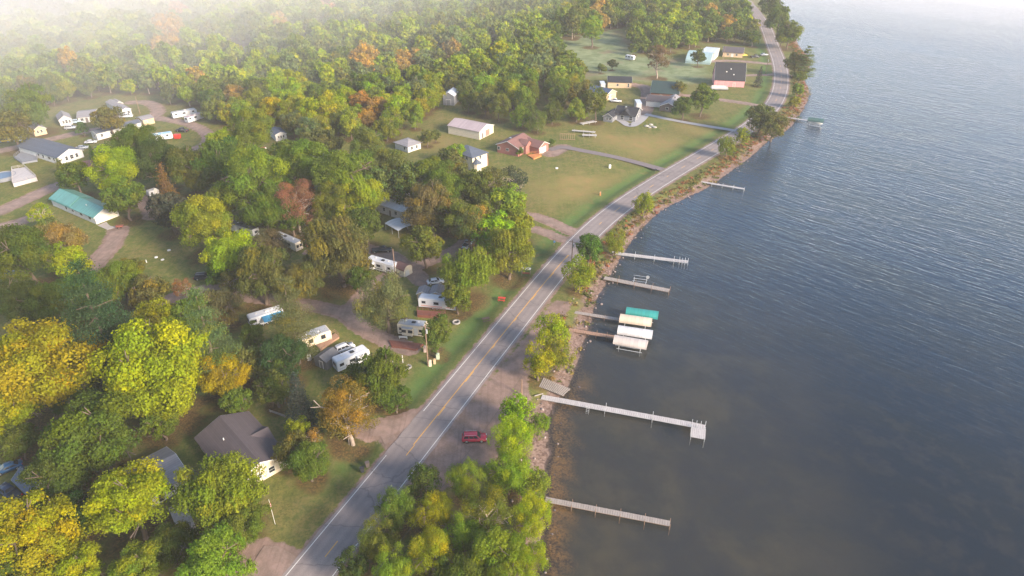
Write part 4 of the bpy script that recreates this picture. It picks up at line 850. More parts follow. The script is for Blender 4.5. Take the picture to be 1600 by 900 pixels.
def door(root, f, side, u, w, h, m, name='door', z0=.1):
    p, rz = on_wall(f, side, u, h / 2 + z0, .02); mb = MB(); mb.box(p, (w, .1, h), m, rz)
    if name == 'garage_door':
        for k in range(1, 4): q, _ = on_wall(f, side, u, z0 + h * k / 4, .06); mb.box(q, (w - .1, .06, .05), GREYW, rz)
    o = mb.build(name, root); fr = MB(); Rm = Matrix.Rotation(rz, 3, 'Z'); q, _ = on_wall(f, side, u, h / 2 + z0, .04)
    for c, d in (((-w / 2 - .06, 0, 0), (.12, .1, h + .1)), ((w / 2 + .06, 0, 0), (.12, .1, h + .1)), ((0, 0, h / 2 + .06), (w + .24, .1, .12))): fr.box(q + Rm @ Vector(c), d, WHITE, rz)
    fr.build('door_frame', o)
def shell(root, f, h, rise, ridge, wm, rm, over=.45, trim=None, loc=(0, 0, 0)):
    w_ = wall_mesh(f.L, f.W, h, rise if ridge in 'uv' else 0, ridge if ridge in 'uv' else 'flat', wm).build('wall', root)
    r_ = roof_mesh(f.L, f.W, h, rise, ridge, rm, over).build('roof', root)
    if ridge in ('u', 'v') and trim is not False: trim_mesh(f.L, f.W, h, rise, ridge, over, trim).build('rake_board', r_)
    return w_, r_
def house(name, label, cat, p0, p1, p2, h, rise, ridge, wm, rm, wins=(), doors=(), over=.45, trim=None, L=None, W=None, chim=None, group=None, fm=None, vents=0):
    f = Foot(p0, p1, p2, h, L, W); root = thing(name, label, cat, f.loc, f.rz, group); w_, r_ = shell(root, f, h, rise, ridge, wm, rm, over, trim)
    for a in wins:
        if a[1] < (f.L if a[0] in 'ac' else f.W): window(root, f, *a[:3], *(a[3:] or (1.1, 1.2)), fm=fm)
    for a in doors:
        if a[1] < (f.L if a[0] in 'ac' else f.W): door(root, f, *a)
    if chim: c = MB(); c.box((chim[0] * f.L, chim[1] * f.W, h + rise * .8), (.7, .7, 1.6), BRICK if chim[2] else CHROME); c.build('chimney', r_)
    for k in range(vents):
        v = MB(); v.tube((f.L * (-.2 + .35 * k), f.W * .2, h), (f.L * (-.2 + .35 * k), f.W * .2, h + rise * .6 + .6), .11, .11, WHITE); v.build('vent_pipe', r_)
    return root, f
def spot(px, py, z=0.0):
    p = at(px, py, z); return p
def deck(root_name, label, pts, m, h=.4, cat='deck', rail=None, group=None):
    """a low timber platform: polygon of places in the photograph at height h"""
    q = [at(x, y, h) for x, y in pts]; c = sum(q, Vector()) / len(q); root = thing(root_name, label, cat, (c.x, c.y, 0), 0, group)
    vs = [(p.x - c.x, p.y - c.y, h) for p in q] + [(p.x - c.x, p.y - c.y, -.2) for p in q]; n = len(q)
    b = MB(); b.add(vs, [tuple(range(n))] + [tuple(range(2 * n - 1, n - 1, -1))] + [(i, n + i, n + (i + 1) % n, (i + 1) % n) for i in range(n)], m); b.build('platform', root)
    if rail:
        r_ = MB()
        for i in range(n - (0 if rail == 'all' else 1)):
            a, d = Vector(vs[i]), Vector(vs[(i + 1) % n]); k = max(1, int((d - a).length / 1.4))
            for z in (.5, .95): r_.tube(a + Vector((0, 0, z)), d + Vector((0, 0, z)), .045, .045, m if m is not CONC else WHITE, 5)
            for j in range(k + 1): e = a.lerp(d, j / k); r_.tube(e, e + Vector((0, 0, 1.0)), .05, .05, m, 5)
        r_.build('railing', root)
    return root

# ---- travel trailers and mobile homes
def trailer(label, p0, p1, p2, W=2.5, h=3.1, wm=None, rm=None, L=None, awning=None, slide=None, name='travel_trailer', cat='trailer', group='trailers in the park', stripe=None, wins=None, ground=.55, ac=True):
    f = Foot(p0, p1, p2, h, L, W); wm = wm or WHITEP; rm = rm or RUBBER; root = thing(name, label, cat, f.loc, f.rz, group); L, sy = f.L, f.sy
    b = MB(); b.prism([(-L / 2, ground), (L / 2 - .25, ground), (L / 2, ground + .9), (L / 2 - .05, h - .35), (L / 2 - .4, h), (-L / 2 + .15, h), (-L / 2, h - .2)], -W / 2, W / 2, wm, 'y'); b.build('body', root, .06)
    r_ = MB(); r_.box((-.1, 0, h + .035), (L - .75, W - .12, .07), rm); ro = r_.build('roof', root, .02)
    for k in range(2):
        v = MB(); v.box((-L / 2 + L * (.25 + .45 * k), .3 * sy, h + .13), (.45, .45, .14), WHITE); v.build('roof_vent', ro)
    if ac: v = MB(); v.box((.05 * L, 0, h + .2), (.95, .75, .28), DARK if h > 3 else WHITE); v.build('air_conditioner', ro, .06)
    st = MB(); st.box((-.1, -sy * (W / 2 + .008), ground + .55), (L * .86, .02, .22), stripe or SILVER); st.box((-L / 2 - .008, 0, ground + .55), (.02, W * .9, .22), stripe or SILVER); st.build('stripe', root)
    for (sd, u, z, w, hh) in (wins or [('a', .14 * L, 2.1, .9, .6), ('a', .46 * L, 2.05, 1.2, .65), ('a', .84 * L, 2.1, .8, .6), ('b', W / 2, 2.1, 1.0, .7)]): window(root, f, sd, u, z, w, hh, DARK, False)
    door(root, f, 'a', .66 * L, .7, 1.85, WHITE, 'door', .75)
    for k in (-.55, .55):
        for s in (-1, 1):
            t_ = MB(); t_.tube((k - .08 * L, s * (W / 2 - .28), .34), (k - .08 * L, s * (W / 2 - .02), .34), .34, .34, TYRE, 14); wo_ = t_.build('wheel', root)
            t_ = MB(); t_.tube((k - .08 * L, s * (W / 2 - .03), .34), (k - .08 * L, s * (W / 2), .34), .18, .18, CHROME, 10); t_.build('rim', wo_)
    hi = MB(); hi.tube((L / 2 - .2, -.6, .5), (L / 2 + 1.1, 0, .5), .05, .05, DARK, 6); hi.tube((L / 2 - .2, .6, .5), (L / 2 + 1.1, 0, .5), .05, .05, DARK, 6); hi.tube((L / 2 + 1.0, 0, 0), (L / 2 + 1.0, 0, .7), .05, .05, DARK, 6); hi.build('hitch', root)
    if slide:
        sl = MB(); sl.box((slide[0] * L, -sy * (W / 2 + .35), ground + 1.25), (slide[1] * L, .75, 2.0), wm); sl.box((slide[0] * L, -sy * (W / 2 + .36), ground + 2.28), (slide[1] * L + .1, .8, .08), rm); so = sl.build('slide_out', root)
        g = MB(); g.box((slide[0] * L - .8, -sy * (W / 2 + .735), ground + 1.5), (1.1, .04, .8), GLASS); g.box((slide[0] * L + .8, -sy * (W / 2 + .735), ground + 1.5), (1.1, .04, .8), GLASS); g.build('window', so)
    if awning:
        a = MB(); y0 = -sy * (W / 2 + .02); y1 = -sy * (W / 2 + 2.3); x0, x1 = awning[0] * L, awning[1] * L
        a.add([(x0, y0, h - .25), (x1, y0, h - .25), (x1, y1, h - .75), (x0, y1, h - .75), (x0, y0, h - .30), (x1, y0, h - .30), (x1, y1, h - .80), (x0, y1, h - .80)], [(0, 1, 2, 3), (7, 6, 5, 4), (0, 4, 5, 1), (1, 5, 6, 2), (2, 6, 7, 3), (3, 7, 4, 0)], awning[2])
        ao = a.build('awning', root)
        for x in (x0, x1): q = MB(); q.tube((x, y1, h - .8), (x, y0, 1.0), .03, .03, CHROME, 5); q.build('awning_arm', ao)
    return root, f

# ---- cars
def car(label, px, py, heading, col, kind='suv', name=None, group='parked cars', cat='car'):
    """heading: yaw of the nose, degrees from +X"""
    p = at(px, py, .7); root = thing(name or {'suv': 'parked_suv', 'pickup': 'pickup_truck', 'sedan': 'parked_car'}[kind], label, cat if kind != 'pickup' else 'truck', (p.x, p.y, 0), R(heading), group)
    L = {'suv': 4.75, 'pickup': 5.7, 'sedan': 4.6}[kind]; Wd = 1.88; hl = L / 2
    hood = .98 if kind != 'sedan' else .88; top = 1.70 if kind == 'suv' else (1.82 if kind == 'pickup' else 1.42)
    prof = [(-hl, .42), (-hl + .12, .30), (hl - .15, .28), (hl, .45), (hl - .03, .78), (hl - .25, hood - .06), (hl - 1.25, hood + .06), (-hl + .1, hood + .06), (-hl, .85)]
    b = MB(); b.prism(prof, -Wd / 2, Wd / 2, col, 'y'); b.build('body', root, .07, True)
    x0, x1, x2, x3 = {'suv': (-hl + .12, -hl + .45, .55, 1.30), 'pickup': (-.65, -.45, .85, 1.55), 'sedan': (-hl + .45, -hl + 1.25, .35, 1.15)}[kind]
    wb, wt = Wd / 2 - .06, Wd / 2 - .26; z0 = hood + .02
    c = MB(); c.add([(x0, -wb, z0), (x3, -wb, z0), (x3, wb, z0), (x0, wb, z0), (x1, -wt, top), (x2, -wt, top), (x2, wt, top), (x1, wt, top)], [(0, 1, 5, 4), (1, 2, 6, 5), (2, 3, 7, 6), (3, 0, 4, 7), (4, 5, 6, 7)], col)
    c.build('cabin', root, .05, True)
    def quad(q, name):
        g = MB(); n = (q[1] - q[0]).cross(q[3] - q[0]).normalized() * .03; g.add([v + n for v in q] + [v - n for v in q], [(0, 1, 2, 3), (7, 6, 5, 4), (0, 4, 5, 1), (1, 5, 6, 2), (2, 6, 7, 3), (3, 7, 4, 0)], GLASS); g.build(name, root)
    cor = [Vector(v) for v in ((x0, -wb, z0), (x3, -wb, z0), (x3, wb, z0), (x0, wb, z0), (x1, -wt, top), (x2, -wt, top), (x2, wt, top), (x1, wt, top))]
    def inset(a, b_, c_, d, u0, u1, v0, v1):
        f = lambda u, v: a.lerp(b_, u).lerp(d.lerp(c_, u), v); return [f(u0, v0), f(u1, v0), f(u1, v1), f(u0, v1)]
    quad(inset(cor[1], cor[2], cor[6], cor[5], .06, .94, .10, .92), 'windscreen'); quad(inset(cor[3], cor[0], cor[4], cor[7], .08, .92, .2, .9), 'rear_window')
    for s in (0, 1):
        a, b2, c2, d = (cor[0], cor[1], cor[5], cor[4]) if not s else (cor[2], cor[3], cor[7], cor[6])
        cuts = ((.06, .34), (.38, .64), (.67, .92)) if kind == 'suv' else ((.08, .48), (.52, .92))
        for u0, u1 in cuts: quad(inset(a, b2, c2, d, u0, u1, .14, .86), 'side_window')
    for x in (-hl + .9, hl - .95):
        for s in (-1, 1):
            t_ = MB(); t_.tube((x, s * (Wd / 2 - .22), .36), (x, s * (Wd / 2 + .015), .36), .36, .36, TYRE, 16); wo_ = t_.build('wheel', root)
            t_ = MB(); t_.tube((x, s * (Wd / 2 + .016), .36), (x, s * (Wd / 2 + .03), .36), .23, .21, CHROME, 12); t_.build('rim', wo_)
    for s in (-1, 1):
        m_ = MB(); m_.box((hl - .10, s * .66, .74), (.22, .38, .16), LAMPG); m_.build('headlight', root, .03)
        m_ = MB(); m_.box((-hl + .02, s * .74, .86), (.10, .26, .26), TAILR); m_.build('tail_lamp', root, .02)
        m_ = MB(); m_.box((x3 - .15, s * (Wd / 2 + .06), z0 + .12), (.16, .2, .14), col); m_.build('wing_mirror', root, .03)
        if kind == 'suv': m_ = MB(); m_.tube((x1 + .2, s * (wt - .06), top + .06), (x2 - .1, s * (wt - .06), top + .06), .03, .03, ALU, 6); m_.build('roof_rail', root)
    m_ = MB(); m_.box((hl - .02, 0, .58), (.06, 1.0, .24), DARK); m_.build('grille', root)
    m_ = MB(); m_.box((0, 0, .30), (L * .9, Wd + .03, .16), DARK); m_.build('sill_trim', root)
    if kind == 'pickup': m_ = MB(); m_.box((-hl + 1.1, 0, hood + .05), (2.0, Wd - .3, .06), DARK); m_.build('cargo_bed', root)
    return root

# ---- docks and boat lifts
def dock(label, pts, w, m, pw=.055, posts=6, dz=.75, name='dock', end=None, post_h=.9, extra=None, group='docks along the shore'):
    """pts: the middle line in the photograph; w: width in metres"""
    z = WATER_Z + dz; q = [at(x, y, z) for x, y in pts]; o = q[0]; root = thing(name, label, 'dock', (o.x, o.y, z), 0, group); q = [p - o for p in q]
    d = MB(); rs = random.Random(len(label))
    for i in range(len(q) - 1):
        a, b = q[i], q[i + 1]; L = (b - a).length; n = max(2, int(L / .42)); yaw = math.atan2(b.y - a.y, b.x - a.x)
        for k in range(n):
            c = a.lerp(b, (k + .5) / n); d.box(c + Vector((0, 0, rs.uniform(-.008, .008))), (L / n - .035, w * rs.uniform(.985, 1.015), .05), m, yaw + rs.uniform(-.006, .006))
        s = (b - a).normalized().cross(Vector((0, 0, 1)))
        for e in (-1, 1): d.box((a + b) / 2 + s * e * (w / 2 - .08) - Vector((0, 0, .10)), (L, .07, .14), POST if m is not DOCKW else ALU, yaw)
    do = d.build('deck', root); a, b = q[0], q[-1]; s = (b - a).normalized().cross(Vector((0, 0, 1)))
    pm_ = ALU if m is DOCKW else POST
    for k in range(posts):
        f = .22 + .78 * k / max(1, posts - 1); i = min(int(f * (len(q) - 1)), len(q) - 2); g = f * (len(q) - 1) - i; c = q[i].lerp(q[i + 1], min(g, 1))
        for e in (-1, 1): p_ = MB(); t = c + s * e * (w / 2 + .05); p_.tube(t - Vector((0, 0, 2.2)), t + Vector((0, 0, post_h * rs.uniform(.7, 1.15))), pw, pw, pm_, 7); p_.build('post', root)
    return root, q, s
def lift(label, p0, p1, w, canv, canopy=True, boat=None, h=2.6, group='boat lifts by the docks'):
    """p0-p1: the ridge line of the canopy in the photograph at height h above the water"""
    zt = WATER_Z + h; a, b = at(*p0, zt), at(*p1, zt); c = (a + b) / 2; L = (b - a).length; yaw = math.atan2(b.y - a.y, b.x - a.x)
    root = thing('boat_lift', label, 'boat lift', (c.x, c.y, WATER_Z), yaw, group)
    if canopy:
        n = 10; prof = [(w / 2 * math.cos(math.pi * i / n), h - 1.0 + 1.0 * math.sin(math.pi * i / n)) for i in range(n + 1)]; prof = [(w / 2, h - 1.3)] + prof + [(-w / 2, h - 1.3)]
        inn = [(x * .985, z - .03) for x, z in prof[::-1]]; k = MB(); k.prism(prof + inn, -L / 2, L / 2, canv, 'x')
        for e in (-1, 1): k.prism([(x, z) for x, z in prof[1:-1]], e * L / 2 - .02, e * L / 2 + .02, canv, 'x')
        k.build('canopy', root, 0, False)
    for x in (-L * .32, L * .32):
        for s in (-1, 1): p_ = MB(); p_.tube((x, s * (w / 2 - .12), -1.6), (x, s * (w / 2 - .12), h - (1.0 if canopy else 1.6)), .06, .06, ALU, 6); p_.build('leg', root)
    fr = MB()
    for s in (-1, 1): fr.tube((-L * .38, s * (w / 2 - .12), .15), (L * .38, s * (w / 2 - .12), .15), .07, .07, ALU, 6); fr.tube((-L * .38, s * (w / 2 - .12), h - 1.1), (L * .38, s * (w / 2 - .12), h - 1.1), .04, .04, ALU, 6)
    for x in (-L * .32, L * .32): fr.tube((x, -w / 2 + .12, .15), (x, w / 2 - .12, .15), .07, .07, ALU, 6)
    fr.build('cradle', root)
    wh = MB(); wh.tube((L * .36, w / 2 + .05, h - 1.3), (L * .36, w / 2 + .12, h - 1.3), .5, .5, ALU, 14); wh.build('winch_wheel', root)
    return root, (c, yaw, L)
def boat(label, c, yaw, L, wd, col, inner, z=.25, group=None):
    root = thing('motor_boat', label, 'boat', (c.x, c.y, WATER_Z + z), yaw, group); st = [(-.5, .92, .5), (-.2, 1.0, .5), (.15, .95, .52), (.35, .65, .58), (.5, .05, .68)]; vs = []
    for f, ww, dd in st: y = wd / 2 * ww; vs += [(f * L, -y, dd), (f * L, -y * .72, .12), (f * L, 0, 0), (f * L, y * .72, .12), (f * L, y, dd)]
    fs = []
    for i in range(4):
        for k in range(4): fs.append((i * 5 + k, i * 5 + k + 1, i * 5 + 6 + k, i * 5 + 5 + k))
    fs += [(0, 1, 2, 3, 4), (20, 21, 22, 23, 24)[::-1]]; b = MB(); b.add(vs, fs, col); b.build('hull', root)
    dk = MB(); n = 5; dk.add([vs[i * 5] for i in range(5)] + [vs[i * 5 + 4] for i in range(5)], [(i, i + 1, 6 + i, 5 + i) for i in range(4)], inner); dk.build('deck', root)
    e = MB(); e.box((-L / 2 - .2, 0, .55), (.35, .4, .7), DARK); e.build('outboard_motor', root, .06)
    return root
def pole(name, label, cat, px, py, h, r=.14, m=None, arm=None, z=0.0, group=None):
    p = at(px, py, z); root = thing(name, label, cat, (p.x, p.y, z), 0, group); q = MB(); q.tube((0, 0, -.4), (0, 0, h), r, r * .7, m or POST, 8); q.build('pole', root); return root
# ------------------------------------------------------------------ near houses
hs, f = house('house', 'cream house with a broad dark shingled roof beside the road', 'house', (366, 757), (308, 684), (450, 714), 2.7, 2.0, 'u', CREAM, SH_DARK,
              [('b', 2.2, 1.55, 1.3, 1.3), ('b', 6.8, 1.55, 1.2, 1.3), ('b', 4.5, 1.55, .7, 1.1), ('d', 3, 1.5), ('d', 7, 1.5)], [('a', 5, 1, 2.0, WHITE)], .5, vents=2)
wg = MB(); wg.prism([(-3, 2.3), (3, 2.3), (0, 4.1)], f.sy * (f.W / 2 - 4.5), f.sy * (f.W / 2 + .55), SH_DARK, 'y'); wg.build('cross_gable', hs)
house('house', 'grey roofed white house half hidden by lime trees', 'house', (292, 742), (226, 778), (256, 702), 2.6, 1.6, 'u', WHITE2, SH_GREY, [('b', 3, 1.5), ('b', 6, 1.5), ('a', 3, 1.5), ('a', 7, 1.5)], [('a', 5, 1, 2, DARK)])
pr = deck('porch', 'white porch frame under the lime trees by the grey roofed house', [(266, 800), (292, 790), (306, 826), (282, 840)], DOCKW, .6, 'porch', 'all')
house('shed', 'dark roofed shed at the lower left under trees', 'shed', (48, 773), (22, 748), (74, 748), 2.2, 1.3, 'u', BROWNW, SH_BLUE, (), [('b', 2, 1.2, 1.9, WOOD_B)])
car('blue car with pale roof parked by the dark roofed shed', 12, 730, 215, BLUEP, 'sedan'); car('dark blue pickup at the lower left edge', 14, 768, 150, paint('navy_paint', (.02, .035, .07), .35), 'pickup', cat='truck')
# ------------------------------------------------------------------ trailer park, near rows
trailer('white travel trailer with a bright blue awning', (389, 499), (443, 483), (381, 494), awning=(-.15, .45, AWN), h=3.0)
rt, f = trailer('cream park trailer with wooden porch steps and grey roof', (509, 507), (440, 531), (516, 513), wm=CREAM, rm=RUBBER_D, W=3.0, h=3.0, name='park_trailer', wins=[('a', 1.5, 2, 1, 1), ('a', 3.5, 2, 1, 1), ('b', .8, 2, .6, .9), ('c', 2, 2, 1, 1), ('c', 5, 2, 1, 1)])
deck('porch', 'timber porch with white steps at the cream park trailer', [(494, 538), (524, 520), (530, 526), (500, 546)], WOOD_B, .5, 'porch', 'open')
trailer('long white travel trailer beside the white car on the lawn', (526, 567), (577, 545), (512, 560), wm=WHITEP, slide=(.18, .2))
car('white car parked between grey shed and long white trailer', 538, 543, 38, WHITEP, 'suv')
house('shed', 'grey plank shed with curved roof beside the white car', 'shed', (509, 567), (524, 556), (492, 558), 2.1, .9, 'u', paint('grey_shed_boards', (.13, .13, .13), .8, .2, 2), paint('dark_shed_roof', (.11, .11, .115), .7, .2), (), [('b', 1.5, .9, 1.8, paint('grey_door', (.18, .17, .17)))], .12, False, L=4.2)
trailer('tan and grey fifth wheel trailer with dark red deck', (620, 506), (664, 511), (622, 495), wm=CREAM, rm=RUBBER_D, stripe=DARK, slide=(-.12, .38), h=3.4)
deck('deck', 'dark red timber deck before the fifth wheel trailer', [(607, 531), (662, 537), (650, 546), (612, 541)], REDW, .35)
def bench(label, px, py, yaw, m, name='garden_bench', cat='bench', L=2.0):
    p = at(px, py, .45); root = thing(name, label, cat, (p.x, p.y, 0), R(yaw)); b = MB(); b.box((0, 0, .45), (L, .45, .06), m); b.build('seat', root); b = MB(); b.box((0, .22, .75), (L, .06, .45), m); b.build('backrest', root)
    for x in (-L * .45, L * .45): b = MB(); b.box((x, .0, .21), (.08, .42, .42), m); b.build('leg', root)
    return root
bench('white bench on the dark red deck', 630, 527, 175, WHITE)
trailer('white trailer with red brown porch deck under a green tree', (653, 466), (714, 472), (654, 457), stripe=paint('pale_red_stripe', (.5, .22, .18)))
deck('deck', 'red brown porch deck with railing by the white trailer', [(652, 484), (696, 487), (695, 495), (652, 492)], REDW, .6, 'deck', 'all')
house('shed', 'left small tan shed behind the white porch trailer', 'shed', (651, 459), (668, 460), (653, 449), 2.2, .7, 'v', TAN, SH_GREY, (), [('a', 1, .9, 1.8, WHITE)], .15, group=None)
house('shed', 'right small tan shed behind the white porch trailer', 'shed', (671, 460), (691, 461), (673, 447), 2.2, .8, 'v', TAN, SH_GREY, (), [('a', 1, .9, 1.8, WHITE)], .15)
car('white car with dark windows behind the small tan sheds', 680, 439, 15, WHITEP, 'sedan')
trailer('white and black trailer beside the barrel roofed shed', (571, 404), (614, 416), (577, 397), stripe=BLACKP, slide=(-.28, .18), h=3.2)
f = Foot((631, 424), (645, 416), (619, 416), 2.0, 3.2); root = thing('barrel_roofed_shed', 'small cream shed with a brown barrel roof', 'shed', f.loc, f.rz)
wall_mesh(f.L, f.W, 2.0, 0, 'flat', CREAM).build('wall', root); n = 10; pf = [(f.L / 2 * 1.06 * math.cos(math.pi * i / n), 1.95 + 1.25 * math.sin(math.pi * i / n)) for i in range(n + 1)]
b = MB(); b.prism(pf, -f.W / 2 - .1, f.W / 2 + .1, SH_BROWN, 'y'); b.build('roof', root); b = MB(); b.prism([(x * .93, z - .05) for x, z in pf], -f.sy * (f.W / 2 + .13), -f.sy * (f.W / 2 + .08), CREAM, 'y'); b.build('gable', root); door(root, f, 'a', 1.2, 1.1, 1.8, WHITE)
car('black pickup on the park lane behind the black striped trailer', 596, 390, 8, BLACKP, 'pickup')
trailer('tan trailer with dark end windows and an orange panel', (461, 381), (424, 365), (477, 374), wm=CREAM, rm=RUBBER_D, wins=[('b', .7, 2, .7, .8), ('b', 1.8, 2, .7, .8), ('a', 3, 2, 1, .7), ('a', 6, 2, 1, .7)])
pl = at(478, 380, 1.0); b = MB(); b.box((0, 0, 1.0), (.25, 2.0, 2.0), ORANGEW); o_ = b.build('board_panel'); o_.location = (pl.x, pl.y, 0); o_.rotation_euler = (0, 0, R(40)); tag(o_, 'orange board panel leaning at the tan trailer end', 'panel')
trailer('dark roofed trailer under trees at the lawn corner', (394, 360), (354, 347), (406, 354), wm=SILVER, rm=paint('dark_trailer_roof', (.07, .08, .10), .5, .2, .8))
house('mobile_home', 'mobile home with pale flat roof and brown porch', 'mobile home', (629, 331), (585, 317), (643, 322), 3.0, .5, 'u', WHITE2, MT_WHITE, [('b', 1.5, 1.8), ('b', 4, 1.8), ('a', 3, 1.8), ('a', 8, 1.8)], [('a', 5.5, .9, 2, BROWNW)], .3)
def carport(label, p0, p1, p2, h, m, name='carport'):
    f = Foot(p0, p1, p2, h); root = thing(name, label, 'carport', f.loc, f.rz); b = MB(); L, W = f.L, f.W
    prof = [(-W / 2, h - .15), (-W / 4, h + .18), (0, h + .28), (W / 4, h + .18), (W / 2, h - .15)]; b.prism(prof + [(x, z - .06) for x, z in prof[::-1]], -L / 2, L / 2, m, 'x'); b.build('roof', root)
    for x in (-L / 2 + .15, 0, L / 2 - .15):
        for y in (-W / 2 + .15, W / 2 - .15): b = MB(); b.tube((x, y, -.2), (x, y, h), .06, .06, ALU, 6); b.build('post', root)
    return root
carport('white curved carport roof in front of the mobile home', (622, 360), (601, 348), (641, 348), 2.6, MT_WHITE)
carport('small grey canopy roof right of the white carport', (636, 349), (624, 342), (654, 345), 2.3, RUBBER_D)
house('shed', 'pale roofed shed behind the mobile home', 'shed', (628, 309), (614, 304), (640, 303), 2.3, .8, 'u', WHITE2, MT_WHITE, (), [('a', 1, .9, 1.8, BROWNW)], .2)
car('white and blue pickup under trees beside the park lane', 731, 380, 70, paint('pale_blue_paint', (.35, .45, .55), .3), 'pickup'); car('dark parked car beneath the lawn edge trees', 318, 432, 10, DARK, 'suv')
car('black pickup beside the brown topped spruce', 225, 297, 165, BLACKP, 'pickup'); trailer('small white utility trailer next to the brown topped spruce', (232, 300), (241, 297), (235, 296), W=2, h=2.2, name='utility_trailer', wins=[('a', 1, 1.5, .5, .4)], ac=False, L=3.6)
trailer('white trailer roof at the left edge under green trees', (-8, 472), (26, 455), (-18, 458), h=3.0); car('dark car by the lamp post at the left edge', 12, 426, 20, BLUEP, 'sedan')
lp = pole('yard_lamp', 'yard lamp on a wooden post at the left edge', 'lamp post', 24, 451, 5.5, .09); b = MB(); b.tube((0, 0, 5.5), (.7, -.2, 5.8), .04, .04, ALU, 6); b.box((.75, -.2, 5.75), (.4, .25, .18), LAMPG); b.build('lamp_head', lp)
# ------------------------------------------------------------------ left middle yards
rt, f = house('garage', 'long garage with a teal metal roof and concrete apron', 'garage', (147, 339), (79, 310), (183, 326), 2.6, 1.7, 'u', WHITE2, MT_TEAL, [('a', 3, 1.5, 1.5, 1), ('a', 8, 1.5, 1.5, 1), ('a', 13, 1.5, 1.2, 1), ('a', 17, 1.5)], [('b', 4.6, 4.4, 2.2, paint('warm_white_door', (.72, .66, .55), .5, .06), 'garage_door')], .5, vents=1)
s2 = MB(); roof_mesh(f.L * .45, f.W, 2.85, 1.75, 'u', MT_TEAL, .4, .16, s2); so = s2.build('upper_roof', rt); so.location = (f.L * .27, 0, 0)
ap = deck('concrete_apron', 'pale concrete apron before the teal roofed garage', [(152, 352), (186, 339), (207, 347), (168, 359)], CONC, .06, 'apron')
def cart(label, px, py, yaw, m):
    p = at(px, py, .4); root = thing('garden_cart', label, 'cart', (p.x, p.y, 0), R(yaw)); b = MB(); b.prism([(-.9, .35), (.9, .35), (1.1, .8), (-1.1, .8)], -.5, .5, m, 'y'); b.build('tub', root)
    for x in (-.5, .5):
        for s in (-1, 1): b = MB(); b.tube((x, s * .5, .22), (x, s * .62, .22), .22, .22, TYRE, 10); b.build('wheel', root)
    b = MB(); b.tube((-1.0, 0, .5), (-1.9, 0, .7), .04, .04, DARK, 5); b.build('handle', root)
cart('red brown cart on the concrete apron', 187, 354, 10, paint('rust_paint', (.22, .07, .05), .7))
rt, f = house('manufactured_home', 'long white home with blue grey roof and corner deck', 'house', (90, 246), (28, 228), (135, 236), 2.9, 1.8, 'u', WHITE2, SH_BLUE, [('b', 3, 1.6, 1, 1.5), ('b', 5, 1.6, 1.3, 1.5), ('b', 7, 1.6, 1, 1.5), ('a', 3, 1.6), ('a', 6, 1.6, 1.6, 1.2), ('a', 10, 1.6), ('a', 13, 1.6)], [('a', 16, 1, 2, WHITE)], .5)
deck('deck', 'grey corner deck with railing at the long white home', [(22, 246), (34, 236), (58, 243), (58, 250), (34, 254)], GREYW, .7, 'deck', 'all')
deck('deck', 'red timber deck behind the trees at the long white home', [(118, 254), (144, 249), (146, 258), (128, 262)], REDW, .6)
p = at(4, 274, 1.1); root = thing('swimming_pool', 'round above ground pool beside the white pool deck', 'pool', (p.x, p.y, 0)); b = MB(); n = 28
ring = lambda r, z: [(r * math.cos(6.2832 * i / n), r * math.sin(6.2832 * i / n), z) for i in range(n)]
b.add(ring(4.2, -.1) + ring(4.2, 1.25) + ring(3.95, 1.25) + ring(3.95, .3), [(k * n + i, k * n + (i + 1) % n, (k + 1) * n + (i + 1) % n, (k + 1) * n + i) for k in range(3) for i in range(n)], GREYW); b.build('wall', root)
b = MB(); b.add(ring(3.97, .95), [tuple(range(n))], paint('pool_cover', (.08, .13, .20), .3, .15, .6)); b.build('water', root)
deck('pool_deck', 'raised white pool deck with fence panels', [(19, 264), (39, 261), (57, 277), (20, 287)], DOCKW, 1.2, 'deck', 'all')
# ------------------------------------------------------------------ upper left row
house('cottage', 'white cottage with arched window facing the gravel loop', 'house', (92, 188), (111, 185), (82, 181), 2.6, 1.6, 'v', WHITE2, SH_GREY, [('a', 1.4, 1.5, .8, 1.2), ('a', 2.6, 1.6, .9, 1.5), ('a', 3.8, 1.5, .8, 1.2)], (), .35)
house('cottage', 'tan cottage with pale window front beyond the long home', 'house', (52, 204), (71, 200), (44, 196), 2.4, 1.4, 'v', TAN, SH_GREY, [('a', 1.4, 1.5, .8, 1.3), ('a', 2.8, 1.5, .8, 1.3)], (), .35)
house('cottage', 'white porch cottage between the white cars', 'house', (121, 184), (148, 181), (119, 174), 2.5, .9, 'u', WHITE2, SH_GREY, [('a', 1.5, 1.5, 1.2, 1.2), ('a', 5, 1.5, 1.2, 1.2)], [('a', 3.3, 1, 2, BROWNW)], .4)
car('white car before the white arched window cottage', 110, 199, 15, WHITEP, 'suv'); car('pale blue white car beside the porch cottage', 119, 190, 20, paint('ice_blue_paint', (.45, .55, .62), .3), 'suv'); car('white pickup below the trailer with white porch', 197, 181, 12, WHITEP, 'pickup')
house('mobile_home', 'white mobile home with a columned porch end', 'mobile home', (189, 173), (204, 170), (163, 160), 2.7, .8, 'v', WHITE2, SH_GREY, [('a', 1.2, 1.5), ('a', 3, 1.5)], (), .3)
house('shed', 'small tan gabled shed behind the columned porch home', 'shed', (181, 163), (192, 161), (178, 158), 2.6, 1.0, 'v', TAN, SH_GREY, (), (), .25)
house('mobile_home', 'long white mobile home behind the lone olive tree', 'mobile home', (150, 209), (220, 191), (135, 204), 2.8, .8, 'u', WHITE2, SH_BLUE, [('a', 2, 1.6), ('a', 6, 1.6), ('a', 11, 1.6), ('a', 15, 1.6), ('b', 2, 1.6, .8, 1)], [('a', 8.5, 1, 2, BROWNW)], .25, W=4.4)
